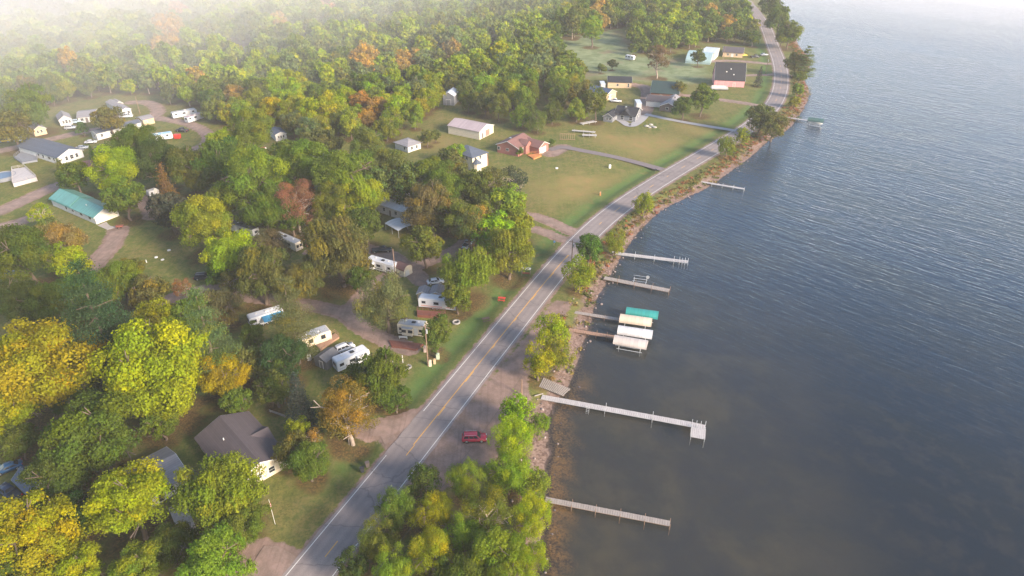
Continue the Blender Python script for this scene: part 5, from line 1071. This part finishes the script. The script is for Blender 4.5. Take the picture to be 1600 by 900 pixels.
house('shed', 'tan shed with dark roof at the end of the long mobile home', 'shed', (223, 188), (240, 184), (219, 182), 2.4, .7, 'u', TAN, SH_GREY, (), [('a', 1.2, 1, 1.9, TAN)], .2)
trailer('left white camper of the two beside the loop road', (269, 177), (307, 170), (272, 168), h=2.9, rm=RUBBER_D); trailer('right white camper of the two beside the loop road', (293, 184), (318, 176), (292, 176), h=2.8, rm=paint('mauve_trailer_roof', (.30, .22, .24), .5, .2, .8))
trailer('white camper with a blue tarp roof by the loop road', (216, 215), (269, 208), (213, 207), W=3, h=2.7, rm=paint('blue_tarp', (.25, .40, .55), .5, .15, .8))
b = MB(); b.prism([(-1.1, 0), (1.1, 0), (1.3, 1.7), (-1.3, 1.7)], -.9, .9, REDPL, 'y'); o_ = b.build('waste_skip', None, .05); p = at(277, 213, .8); o_.location = (p.x, p.y, 0); tag(o_, 'bright red skip beside the blue tarp camper', 'skip')
car('dark pickup parked inside the gravel curve', 285, 203, 165, DARK, 'pickup'); car('yellow green small car at the left edge', 8, 219, 10, YELLOWP, 'sedan'); car('dark grey car behind the long grey roofed home', 32, 218, 12, SILVER, 'sedan'); car('dark car in the shade behind the long white home', 155, 231, 20, DARK, 'sedan'); car('silver car behind the long white home roof', 128, 230, 20, SILVER, 'sedan')
car('white utility vehicle at the end of the long mobile home', 142, 221, 15, WHITEP, 'sedan')
house('shed', 'white shed between the dark green trees by the lane', 'shed', (353, 217), (366, 214), (350, 210), 2.4, .8, 'v', WHITE2, MT_WHITE, (), (), .2)
house('mobile_home', 'white trailer end with three dark windows among trees', 'mobile home', (430, 211), (447, 208), (418, 203), 2.8, .8, 'v', WHITE2, SH_BLUE, [('a', 1.2, 1.7, .7, 1), ('a', 2.2, 1.7, .7, 1), ('a', 3.2, 1.7, .7, 1)], (), .25)
house('mobile_home', 'mobile home with brown grey roof behind the big crowns', 'mobile home', (456, 238), (500, 243), (459, 230), 2.7, .9, 'u', WHITE2, SH_BROWN, [('a', 2, 1.6), ('a', 5, 1.6)], (), .25)
house('shed', 'flat white roof showing between the park trees', 'shed', (413, 255), (438, 260), (416, 248), 2.5, .3, 'u', WHITE2, MT_WHITE, (), (), .2)
p = at(406, 233, .6); boat('small boat with red cover on the grass', p, R(20), 5.0, 1.9, WHITE, REDPL, -WATER_Z + .5); house('building', 'pale building at the far left edge in the mist', 'house', (-8, 137), (6, 133), (-12, 126), 3.0, 1.5, 'v', WHITE2, SH_GREY, [('a', 2, 1.6)], (), .3)
# ------------------------------------------------------------------ yards by the big lawn
house('pole_barn', 'cream pole barn with a mauve metal roof', 'barn', (749, 206), (700, 196), (775, 196), 3.3, 1.7, 'u', CREAM, MT_MAUVE, [('a', 20, 2)], [('b', 6, 3.0, 2.6, paint('brown_door', (.28, .16, .12)), 'garage_door'), ('b', 2.2, 1, 2.1, BROWNW)], .3)
house('barn', 'tall grey barn between the woods', 'barn', (692, 149), (709, 150), (697, 141), 4.6, 1.6, 'v', GREYW, MT_WHITE, (), [('a', 2.6, 2.2, 2.6, GREYW)], .3)
house('house', 'small white house with a grey hipped roof', 'house', (637, 229), (617, 222), (656, 222), 2.7, 1.5, 'hip', WHITE2, SH_GREY, [('b', 2, 1.5), ('b', 4.5, 1.5), ('a', 2, 1.5)], (), .5)
rt, f = house('house', 'two storey cream house with a round turret', 'house', (738, 246), (761, 238), (714, 232), 5.2, 1.6, 'hip', CREAM, SH_BLUE, [('a', 1.5, 1.6), ('a', 4, 1.6), ('a', 1.5, 4.2), ('a', 4, 4.2), ('b', 3, 4.2), ('b', 6, 4.2)], [('a', 5.4, 1, 2, WHITE)], .5)
tu = MB(); tx, ty = -f.L / 2 + 1.4, -f.sy * (f.W / 2 + .9); n = 8; c8 = lambda r, z: [(tx + r * math.cos(math.pi / 4 * i), ty + r * math.sin(math.pi / 4 * i), z) for i in range(n)]
tu.add(c8(1.5, -.3) + c8(1.5, 3.0), [(i, (i + 1) % n, n + (i + 1) % n, n + i) for i in range(n)], CREAM); to = tu.build('turret', rt); tu = MB(); tu.add(c8(1.85, 2.95) + [(tx, ty, 4.5)], [(i, (i + 1) % n, n) for i in range(n)] + [tuple(range(n - 1, -1, -1))], SH_BLUE); tu.build('turret_roof', to)
deck('deck', 'red timber balcony beside the turret house', [(752, 247), (762, 243), (763, 248), (756, 251)], REDW, 2.4, 'deck', 'all')
rt, f = house('house', 'red brick house with brown hip gables', 'house', (810, 232), (777, 225), (838, 220), 3.4, 2.0, 'v', BRICK, SH_BROWN, [('a', 5, 2, 1.2, 1), ('a', 9, 1.9), ('b', 3, 1.8, 1.2, 1.6), ('b', 6, 1.8)], [('b', 8.5, 1, 2.1, WHITE)], .5, chim=(.1, .2, False))
g = MB(); g.prism([(-2.0, -.4), (2.0, -.4), (2.0, 3.8), (0, 5.2), (-2.0, 3.8)], -f.L / 2 - 1.2, -f.L / 2 + 2.0, BRICK, 'x'); g.build('entry_gable', rt)
g = MB(); roof_mesh(3.6, 4.0, 3.8, 1.45, 'u', SH_BROWN, .35, .15, g); go_ = g.build('entry_roof', rt); go_.location = (-f.L / 2 + .4, 0, 0)
house('garage', 'attached brick garage with pale doors', 'garage', (842, 231), (857, 224), (822, 222), 2.8, 1.6, 'v', BRICK, SH_BROWN, (), [('a', 2.6, 4.0, 2.2, WHITE, 'garage_door')], .4)
deck('deck', 'small orange deck at the brick house entrance', [(824, 242), (842, 239), (846, 243), (834, 248)], ORANGEW, .5, 'deck', 'open')
rt, f = house('house', 'grey house with dark roof and stone patio', 'house', (993, 181), (961, 177), (1006, 172), 2.9, 2.2, 'u', GREYW, MT_BLACK, [('a', 2, 1.5, 1.5, 1.8), ('a', 6, 1.5, 1.5, 1.8), ('b', 3, 1.6, 1.6, 1.8), ('b', 6, 1.6)], [('a', 9, 1.2, 2.1, WHITE)], .6, chim=(.1, .1, False))
g = MB(); g.prism([(-2.2, 2.9), (2.2, 2.9), (0, 5.0)], -f.sy * (f.W / 2 - 2.5), -f.sy * (f.W / 2 + .7), MT_BLACK, 'y'); g.build('cross_gable', rt)
house('house', 'low grey wing with white window grid', 'house wing', (957, 183), (943, 181), (958, 174), 2.5, 1.3, 'v', GREYW, MT_BLACK, [('a', 1, 1.5, .9, 1.2), ('a', 2.4, 1.5, .9, 1.2)], (), .4)
house('cottage', 'tan cottage with a blue roof at the wood edge', 'house', (948, 148), (963, 143), (914, 130), 2.8, 1.8, 'v', TAN, paint('blue_roof', (.05, .075, .13), .6, .15), [('a', 1.5, 1.4), ('a', 4, 1.4)], [('a', 2.8, 1.8, 2, WHITE)], .4)
car('white pickup in front of the grey house wing', 962, 157, 170, WHITEP, 'pickup')
house('cabin', 'tan cabin with dark green base board', 'cabin', (950, 128), (987, 129), (951, 119), 3.0, 1.4, 'u', TAN, MT_BLACK, [('a', 5, 1.6), ('a', 10.5, 1.6, .8, 1.8)], (), .4)
house('barn', 'brown barn with large dark green roof', 'barn', (1017, 144), (1060, 147), (1023, 127), 3.2, 3.0, 'u', paint('rust_wall', (.22, .11, .075), .8, .2), MT_GREEN, [('a', 5, 1.6)], (), .6)
house('garage', 'low garage with two white doors and dark roof', 'garage', (1010, 157), (1052, 161), (1014, 148), 2.7, 1.5, 'u', WHITE2, SH_DARK, (), [('a', 3, 3.4, 2.2, WHITE, 'garage_door'), ('a', 7.2, 3.4, 2.2, WHITE, 'garage_door')], .5)
house('house', 'small dark brown gabled house with one white window', 'house', (1031, 165), (1057, 168), (1045, 152), 2.5, 1.7, 'v', BROWNW, SH_GREY, [('a', 3.4, 1.5, 1.3, 1.2)], [('a', 6.2, 1, 2, WHITE)], .45)
house('shed', 'tall white box shed beside the tan cabin yard', 'shed', (995, 162), (1003, 162), (996, 156), 2.8, .1, 'flat', WHITE2, MT_WHITE, (), (), .1); house('shed', 'small white shed beside the blue roofed cottage', 'shed', (939, 132), (946, 132), (940, 127), 2.6, .1, 'flat', WHITE2, MT_WHITE, (), (), .1)
rt, f = house('steep_roofed_house', 'unfinished house with huge steep black roof and pink walls', 'house', (1164, 126), (1117, 124), (1174, 117), 3.6, 7.2, 'u', PINK, MT_BLACK, [('b', 3, 1.8, 1, 1.8), ('b', 6.5, 1.8, 1, 1.8), ('b', 5, 5.5, 1.2, 1.6)], [('a', 5, 1.2, 2.1, paint('pink_door', (.5, .28, .26)))], .3)
for dx, dz in ((-.02, .62), (.12, .45), (-.12, .30)):
    s = MB(); yy = -f.sy * f.W / 2 * (1 - dz); s.box((dx * f.L, yy, 3.7 + 7.2 * dz), (.5, .35, .6), LAMPG); s.build('roof_window', rt)
f = Foot((1110, 97), (1071, 94), (1114, 84), 1.6); root = thing('rounded_barn', 'pale teal rounded metal barn behind a dark bush', 'barn', f.loc, f.rz); n = 12
pf = [(f.W / 2 * math.cos(math.pi * i / n), 1.2 + 3.2 * math.sin(math.pi * i / n)) for i in range(n + 1)]; b = MB(); b.prism([(f.W / 2, -.3)] + pf + [(-f.W / 2, -.3)], -f.L / 2, f.L / 2, ribbed('pale_teal_metal', (.26, .36, .36), 0, .6, .45, .2), 'x'); b.build('shell', root); door(root, f, 'b', f.W / 2, 3, 2.6, WHITE)
house('shed', 'white flat roofed building behind the rounded barn', 'shed', (1096, 81), (1117, 83), (1099, 73), 4.2, .3, 'u', WHITE2, MT_WHITE, (), [('a', 3, 2.6, 2.6, GREYW)], .2)
house('house', 'far tan house with dark roof below the grove', 'house', (1130, 81), (1161, 83), (1134, 73), 2.8, 1.6, 'u', TAN, SH_DARK, [('a', 3, 1.5), ('a', 8, 1.5)], [('a', 5.5, 1.2, 2, WHITE)], .5)
trailer('small white camper alone in the frosty meadow', (977, 86), (989, 88), (978, 81), W=2.3, h=2.7, L=5.6)
car('dark pickup on the far drive by the road', 1180, 88, 10, BLACKP, 'pickup'); car('grey car beside the far dark pickup', 1194, 85, 8, SILVER, 'sedan'); car('yellow machine like truck by the far tan house', 1160, 86, 10, YELLOWP, 'pickup')
def pontoon(label, px, py, yaw, L=8.5):
    p = at(px, py, .8); root = thing('pontoon_boat', label, 'boat', (p.x, p.y, .6), R(yaw)); 
    for s in (-1, 1): b = MB(); b.tube((-L / 2, s * .85, .1), (L / 2, s * .85, .1), .32, .26, ALU, 10); b.build('pontoon', root)
    b = MB(); b.box((0, 0, .5), (L, 2.4, .1), ALU); b.build('deck', root); b = MB(); b.box((0, 1.15, .95), (L * .9, .05, .8), WHITE); b.box((0, -1.15, .95), (L * .9, .05, .8), WHITE); b.box((L * .45, 0, .95), (.05, 2.3, .8), WHITE); b.build('railing', root); b = MB(); b.box((-L * .1, 0, .8), (L * .5, 1.7, .45), SILVER); b.build('seat', root)
    b = MB(); b.box((0, 0, -.45), (L * .8, 1.6, .12), DARK); b.build('carriage', root); return root
pontoon('silver pontoon boat parked beside the steep roofed house', 1124, 138, -6)
# stored dock sections
def stack(label, px, py, yaw, m, L, w, k=3, name='dock_section'):
    p = at(px, py, .4); root = thing(name, label, 'dock section', (p.x, p.y, 0), R(yaw)); b = MB()
    for i in range(int(L / .3)): b.box((-L / 2 + .15 + i * .3, 0, .75), (.26, w, .05), m)
    b.build('deck', root); fr = MB()
    for s in (-1, 1): fr.box((0, s * w / 2, .68), (L, .07, .16), ALU)
    fr.build('frame', root)
    for x in (-L * .4, 0, L * .4):
        for s in (-1, 1): b = MB(); b.tube((x, s * w / 2, -.1), (x, s * w / 2, 1.1), .05, .05, ALU, 6); b.build('leg', root)
    return root
stack('upper pale dock section stored on the lawn by the woods', 919, 192, 30, DOCKW, 8, 2.0); stack('long pale dock section stored on the lawn', 912, 206, -14, DOCKW, 10, 1.3); stack('lower pale dock section with legs on the lawn', 921, 212, -5, DOCKW, 6, 1.8)
p = at(887, 214, .8); c = p.copy(); root = thing('boat_lift', 'tan folded boat lift stored on the lawn', 'boat lift', (p.x, p.y, 0), R(-5)); b = MB()
for i in range(8): b.tube((-3 + i * .85, -1.4, .2), (-3.2 + i * .85, 1.2, 1.7), .06, .06, WOOD_B, 5)
b.build('rib', root); b = MB()
for y, z in ((-1.4, .2), (1.2, 1.7)): b.tube((-3.3, y, z), (3.2, y, z), .08, .08, WOOD_B, 6)
b.build('rail', root)
# ------------------------------------------------------------------ docks
r, q, s = dock('long white dock with an L shaped end platform', [(846, 620), (1080, 663), (1102, 668)], 1.45, DOCKW, posts=6)
e = MB(); a = q[-1] - (q[-1] - q[0]).normalized() * 1.3; c = a + s * 2.0; yaw = math.atan2(*(q[-1] - q[0]).yx)
for i in range(8): e.box(c + (q[-1] - q[0]).normalized() * (-1.25 + .36 * i), (.33, 3.0, .05), DOCKW, yaw)
e.build('end_platform', r)
for k in (-1.3, 1.3): b = MB(); t_ = c + (q[-1] - q[0]).normalized() * k + s * 1.5; b.tube(t_ - Vector((0, 0, 2.2)), t_ + Vector((0, 0, .5)), .055, .055, ALU, 7); b.build('post', r)
ld = MB(); dr = (q[-1] - q[0]).normalized(); p = q[0] + dr * ((q[-1] - q[0]).length * .30) + s * .82
for k in (-.28, .28): ld.tube(p + dr * k + Vector((0, 0, .8)), p + dr * k + s * .5 - Vector((0, 0, 1.3)), .035, .035, ALU, 6)
for k in range(5): z = .4 - .35 * k; ld.tube(p - dr * .28 + s * (.1 + .1 * k) + Vector((0, 0, z)), p + dr * .28 + s * (.1 + .1 * k) + Vector((0, 0, z)), .03, .03, ALU, 6)
ld.build('ladder', r)
# slatted ramp
qa = [at(x, y, -.6) for x, y in ((849, 593), (842, 607), (880, 619), (892, 608))]; c = sum(qa, Vector()) / 4; root = thing('slatted_ramp', 'weathered slatted ramp lying beside the long white dock', 'ramp', (c.x, c.y, 0)); b = MB()
for i in range(15):
    f0, f1 = (i + .08) / 15, (i + .78) / 15; v = [qa[0].lerp(qa[3], f0), qa[0].lerp(qa[3], f1), qa[1].lerp(qa[2], f1), qa[1].lerp(qa[2], f0)]; zz = -.05 - .5 * i / 15
    b.add([(t_.x - c.x, t_.y - c.y, zz) for t_ in v] + [(t_.x - c.x, t_.y - c.y, zz - .08) for t_ in v], [(0, 1, 2, 3), (7, 6, 5, 4), (0, 4, 5, 1), (1, 5, 6, 2), (2, 6, 7, 3), (3, 7, 4, 0)], WOOD_G)
b.build('slat', root); b = MB()
for g0, g1 in ((.15, .15), (.85, .85)): a, d = qa[0].lerp(qa[1], g0) - c, qa[3].lerp(qa[2], g1) - c; b.tube((a.x, a.y, -.2), (d.x, d.y, -.7), .08, .08, POST, 6)
b.build('bearer', root)
dock('weathered plank dock nearest the bottom edge', [(852, 780), (1047, 818)], 1.15, WOOD_G, posts=5, post_h=.6)
dock('white dock with square end at the upper bay', [(942, 393), (1058, 407), (1075, 409)], 1.5, DOCKW, posts=7, post_h=.8)
dock('grey weathered dock with bare lift frame beside it', [(944, 434), (1046, 454)], 1.7, WOOD_G, posts=4, post_h=1.0)
dock('grey plank dock leading to the cream canopy', [(880, 485), (968, 499)], 1.2, WOOD_G, posts=4, post_h=.2)
dock('brown plank dock leading to the beige canopy', [(883, 514), (964, 527)], 1.2, WOOD_B, posts=5, post_h=.7)
dock('thin pale dock jutting out below the far oak', [(1078, 281), (1163, 295)], 1.1, DOCKW, posts=5, post_h=.6)
dock('far pale dock beside the dark green canopy lift', [(1226, 183), (1262, 188)], 1.2, DOCKW, posts=3, post_h=.5)
lift('boat lift under a teal canopy, farthest of the four', (979, 481), (1029, 488), 2.7, CANV_T); lift('boat lift under a cream canopy at the grey plank dock', (969, 492), (1019, 499), 2.9, CANV_C)
lift('boat lift under a white canopy between cream and beige ones', (966, 510), (1020, 518), 2.9, CANV_W); _, (c, yaw, L) = lift('boat lift under a beige canopy, nearest of the four', (960, 525), (1012, 534), 2.9, CANV_B)
boat('white boat with blue keel hanging under the beige canopy', c, yaw, 6.8, 2.3, WHITEP, SILVER, .45)
_, (c, yaw, L) = lift('far boat lift under a dark green canopy', (1263, 183), (1288, 186), 3.0, CANV_G, h=3.2); boat('pale boat hanging under the dark green canopy', c, yaw, 6.2, 2.3, SILVER, WHITE, .6)
lift('bare metal boat lift frame beside the grey dock', (986, 428), (1016, 432), 3.2, ALU, False, h=2.2)
p = at(1251, 193, WATER_Z); 
# ------------------------------------------------------------------ small things
car('dark red car parked on the dirt pull off by the lake', 741, 683, 2, REDP, 'suv', group=None)
def swing(label, px, py, yaw):
    p = at(px, py, 1.2); root = thing('garden_swing', label, 'swing', (p.x, p.y, 0), R(yaw)); b = MB(); b.box((0, 0, 2.1), (2.6, 1.3, .08), WHITE, M=Matrix.Rotation(.12, 3, 'X')); b.build('canopy', root); b = MB(); b.box((0, 0, .55), (1.9, .5, .07), REDW); b.box((0, .3, .85), (1.9, .06, .5), REDW); b.build('seat', root)
    for x in (-1.15, 1.15):
        for y in (-.5, .5): b = MB(); b.tube((x, y, -.1), (x, y * .4, 2.05), .05, .05, BROWNW, 6); b.build('leg', root)
swing('white roofed garden swing near the road', 822, 424, 170)
def picnic(label, px, py, yaw, m):
    p = at(px, py, .6); root = thing('picnic_table', label, 'table', (p.x, p.y, 0), R(yaw)); b = MB(); b.box((0, 0, .75), (1.9, .8, .06), m); b.build('tabletop', root)
    for s in (-1, 1): b = MB(); b.box((0, s * .75, .45), (1.9, .28, .05), m); b.build('seat', root)
    for x in (-.65, .65): b = MB(); b.tube((x, -.75, 0), (x, .3, .74), .05, .05, m, 5); b.tube((x, .75, 0), (x, -.3, .74), .05, .05, m, 5); b.build('leg', root)
picnic('red picnic table on the roadside grass', 784, 466, -10, REDPL); picnic('dark picnic table lower on the roadside grass', 759, 498, 20, paint('dark_wood', (.07, .05, .045), .9))
def ring_pit(label, px, py):
    p = at(px, py, .2); root = thing('fire_pit', label, 'fire pit', (p.x, p.y, 0)); b = MB(); rs = random.Random(1)
    for i in range(12): a = 6.2832 * i / 12; b.box((.8 * math.cos(a), .8 * math.sin(a), .15), (.4, .28, .34), STONE, a + 1.57)
    b.build('stone_ring', root); b = MB(); b.tube((0, 0, -.02), (0, 0, .06), .68, .68, DARK, 14); b.build('ash_bed', root)
ring_pit('stone fire pit on the grass by the porch trailer', 713, 503)
def mailbox(label, px, py, m):
    p = at(px, py, .9); root = thing('mailbox', label, 'mailbox', (p.x, p.y, 0)); b = MB(); b.tube((0, 0, -.2), (0, 0, 1.0), .05, .05, POST, 6); b.build('post', root); b = MB(); b.prism([(-.28, 1.0), (.28, 1.0), (.28, 1.22), (.16, 1.36), (-.16, 1.36), (-.28, 1.22)], -.35, .35, m, 'y'); b.build('box', root)
mailbox('blue mailbox where the rutted track meets the road', 866, 379, BLUEP); mailbox('dark mailbox at the foot of the asphalt driveway', 1025, 266, DARK)
def bin_(label, px, py, m):
    p = at(px, py, .5); root = thing('rubbish_bin', label, 'bin', (p.x, p.y, 0), .4); b = MB(); b.prism([(-.28, .05), (.28, .05), (.36, 1.0), (-.36, 1.0)], -.32, .32, m, 'y'); b.build('body', root); b = MB(); b.box((0, 0, 1.05), (.8, .76, .1), m); b.build('lid', root)
bin_('black bin beside the road shoulder below the orange gold tree', 566, 734, DARK); bin_('second black bin up the verge below the orange gold tree', 574, 726, BROWNW)
bench('pale plank bench on the lawn above the cream house', 434, 646, 155, WOOD_G, L=4.0)
def box_post(name, label, cat, px, py, w, h, m, m2=None):
    p = at(px, py, h / 2); root = thing(name, label, cat, (p.x, p.y, 0)); b = MB(); b.prism([(-w / 2, -.2), (w / 2, -.2), (w / 2, h * .85), (w * .3, h), (-w * .3, h), (-w / 2, h * .85)], -w / 2, w / 2, m, 'y'); b.build('cabinet', root); b = MB(); b.box((0, 0, h * .88), (w * 1.1, w * 1.1, .06), m2 or m); b.build('lid', root)
box_post('utility_pedestal', 'pale green utility pedestal right of the slim green tree', 'utility box', 684, 556, .7, 1.2, paint('pale_green_paint', (.36, .42, .32))); box_post('utility_pedestal', 'cream meter pedestal, left of two near the pole', 'utility box', 672, 567, .6, 1.3, CREAM); box_post('utility_pedestal', 'tan meter pedestal, right of two near the pole', 'utility box', 679, 564, .5, 1.1, TAN)
box_post('utility_pedestal', 'pinkish utility pedestal under the slim green tree', 'utility box', 664, 545, .6, 1.5, paint('pink_grey_paint', (.42, .32, .28))); box_post('well_head', 'white wellhead in the middle of the big lawn', 'utility box', 953, 260, .8, 1.4, WHITE); box_post('well_head', 'small orange and white marker near the lawn ditch', 'marker', 938, 302, .4, 1.2, ORANGEW, WHITE)
box_post('tank_cover', 'low white cover on the lawn near the brick house', 'cover', 870, 263, .9, .5, WHITE); box_post('sign_board', 'small white sign board on the lawn beside the grey shed', 'sign', 483, 558, .7, 1.6, WHITE)
for i, (x, y, l_) in enumerate([(629, 561, 'tall pale stake on the roadside lawn'), (614, 568, 'short white stake nearest the green bushes'), (607, 571, 'short white stake farthest left on the lawn'), (625, 573, 'tiny white stake below the tall pale one')]): b = MB(); h = (1.8, 1.1, 1.0, .6)[i]; b.tube((0, 0, -.2), (0, 0, h), .09, .08, WHITE, 6); b.tube((0, 0, h), (0, 0, h + .1), .12, .05, WHITE, 6); o_ = b.build('stake'); p = at(x, y, h / 2); o_.location = (p.x, p.y, 0); tag(o_, l_, 'stake', 'white stakes on the lawn')
for x, y, l_ in [(264, 391, 'upper white patch lid on the park lawn'), (244, 402, 'left white lid of the lower pair on the park lawn'), (254, 406, 'right white lid of the lower pair on the park lawn'), (229, 410, 'small white pipe standing on the park lawn')]:
    b = MB(); h = .25 if 'lid' in l_ else .9; b.tube((0, 0, -.1), (0, 0, h), .55 if 'lid' in l_ else .15, .45 if 'lid' in l_ else .12, WHITE, 12); o_ = b.build('septic_cover'); p = at(x, y, .1); o_.location = (p.x, p.y, 0); tag(o_, l_, 'cover', 'white lids on the park lawn')
p = at(624, 575, .2); root = thing('garden_bed', 'oval flower bed edged with stones on the lawn', 'garden bed', (p.x, p.y, 0), .3); b = MB()
for i in range(22): a = 6.2832 * i / 22; b.box((2.6 * math.cos(a), 1.1 * math.sin(a), .1), (.5, .3, .26), STONE, a + 1.57)
b.build('stone_edging', root); cm_, _t = proto('round', 'far', 0); c_ = bpy.data.objects.new('foliage', cm_); COL.objects.link(c_); c_.parent = root; c_.scale = (2.3, 1.0, .5); c_.location = (0, 0, .3); c_.color = (.14, .15, .03, .3)
# rocks on the grey house lawn
for i, (x, y) in enumerate([(1010, 197), (1015, 199), (1020, 198), (1017, 195), (1023, 199)]):
    bm = bmesh.new(); bmesh.ops.create_icosphere(bm, subdivisions=2, radius=1); rs = random.Random(i)
    for v in bm.verts: v.co *= rs.uniform(.8, 1.2)
    me = bpy.data.meshes.new('boulder'); bm.to_mesh(me); bm.free(); me.materials.append(STONE); o_ = bpy.data.objects.new('boulder', me); COL.objects.link(o_); p = at(x, y, .2); o_.location = (p.x, p.y, .2); s = rs.uniform(.45, .85); o_.scale = (s * 1.3, s, s * .7); tag(o_, 'pale boulder in the cluster on the grey house lawn', 'boulder', 'pale boulders on the grey house lawn')
# poles and wires
def upole(label, px, py, h, arm=True, z=0.0):
    r = pole('utility_pole', label, 'pole', px, py, h, .15, POST, None, z, 'wooden utility poles')
    if arm: b = MB(); b.box((0, 0, h - .6), (2.2, .12, .12), POST, R(-24)); b.build('crossarm', r); b = MB(); b.tube((.25, -.1, h - 2.2), (.25, -.1, h - 1.2), .2, .2, ALU, 8); b.build('transformer', r)
    return r
u1 = upole('utility pole standing in the slim green tree', 669, 571, 11); upole('bare pole beside the barrel roofed shed', 618, 432, 8.5, False); upole('leaning roadside post by the gravel pull off', 815, 617, 4.2, False)
upole('utility pole at the tall dark shore tree', 893, 412, 7.5); upole('far utility pole beside the road bend', 1196, 116, 9); upole('pole in the far trailer yard by the loop road', 219, 178, 8, False); upole('pole beside the far tan house', 1129, 100, 10, False)
wr = MB(); ua, ub = at(540, 1030) + Vector((0, 0, 9.0)), at(815, 612) + Vector((0, 0, 4.1))
for k in range(16):
    f0, f1 = k / 16, (k + 1) / 16; sg_ = lambda f: Vector((0, 0, -1.2 * 4 * f * (1 - f))); wr.tube(ua.lerp(ub, f0) + sg_(f0), ua.lerp(ub, f1) + sg_(f1), .025, .025, DARK, 4)
tag(wr.build('power_line'), 'dark power line sagging over the thicket by the road', 'wire')
fp = pole('flag_pole', 'slanting white flag pole on the cream house lawn', 'flag pole', 430, 819, 6.0, .04, WHITE); b = MB()
for i in range(7): b.box((.06, 0, 4.35 + i * .11), (.1, .25, .11), REDPL if i % 2 == 0 else WHITE)
b.build('flag', fp); fp2 = pole('flag_pole', 'thin flag pole by the tan cottage', 'flag pole', 49, 200, 5.5, .05, WHITE); b = MB(); b.box((0, 0, 4.6), (.1, .5, .7), REDPL); b.build('flag', fp2)
# driftwood and road bits
for x, y, yw, l_ in [(848, 598, 20, 'pale log at the head of the slatted ramp')]: b = MB(); b.tube((-1.0, 0, .1), (1.0, .1, .15), .14, .1, WOOD_G, 7); o_ = b.build('driftwood_log'); p = at(x - 6, y + 20, -.1); o_.location = (p.x, p.y, -.05); o_.rotation_euler = (0, 0, R(yw)); tag(o_, l_, 'log')
# ================================================================== air
def air_mat(name, dens, col):
    m, t, o = newmat(name + '_air'); pv = N(t, 'ShaderNodeVolumePrincipled'); pv.inputs['Color'].default_value = (*col, 1)
    pv.inputs['Density'].default_value = dens; pv.inputs['Anisotropy'].default_value = 0.0; t.links.new(pv.outputs[0], o.inputs['Volume']); return m
m = air_mat('haze', .00017, (.97, .95, .955)); mb = MB(); mb.box((0, 2250, 44.7), (7200, 5700, 104.5), m)
tag(mb.build('haze'), 'thin pale morning haze filling the air', 'haze', None, 'stuff')
# banks of denser mist drifting over the woods and the open lake
BANKS = [(-490, 650, 18, 70 + 48 * k, 80 + 44 * k, 26 + 3.6 * k, .00078, 'left') for k in range(11)] + [(790, 980, 4, 160 + 78 * k, 170 + 80 * k, 10 + 3.2 * k, .0015, 'lake') for k in range(8)]
for i, (x, y, z, a, b_, c, dn, nm) in enumerate(BANKS):
    bm = bmesh.new(); bmesh.ops.create_icosphere(bm, subdivisions=4, radius=1)
    for v in bm.verts: v.co = Vector((v.co.x * a, v.co.y * b_, v.co.z * c))
    me = bpy.data.meshes.new('mist_bank'); bm.to_mesh(me); bm.free(); me.materials.append(air_mat('mist', dn, (.97, .955, .95)))
    ob = bpy.data.objects.new('mist_bank', me); COL.objects.link(ob); ob.location = (x, y, z)
    tag(ob, {'left': 'pale mist drifting over the woods at the top left', 'lake': 'pale mist lying on the far open lake'}[nm], 'mist', 'morning mist banks over ' + {'left': 'the woods', 'lake': 'the lake'}[nm], 'stuff')
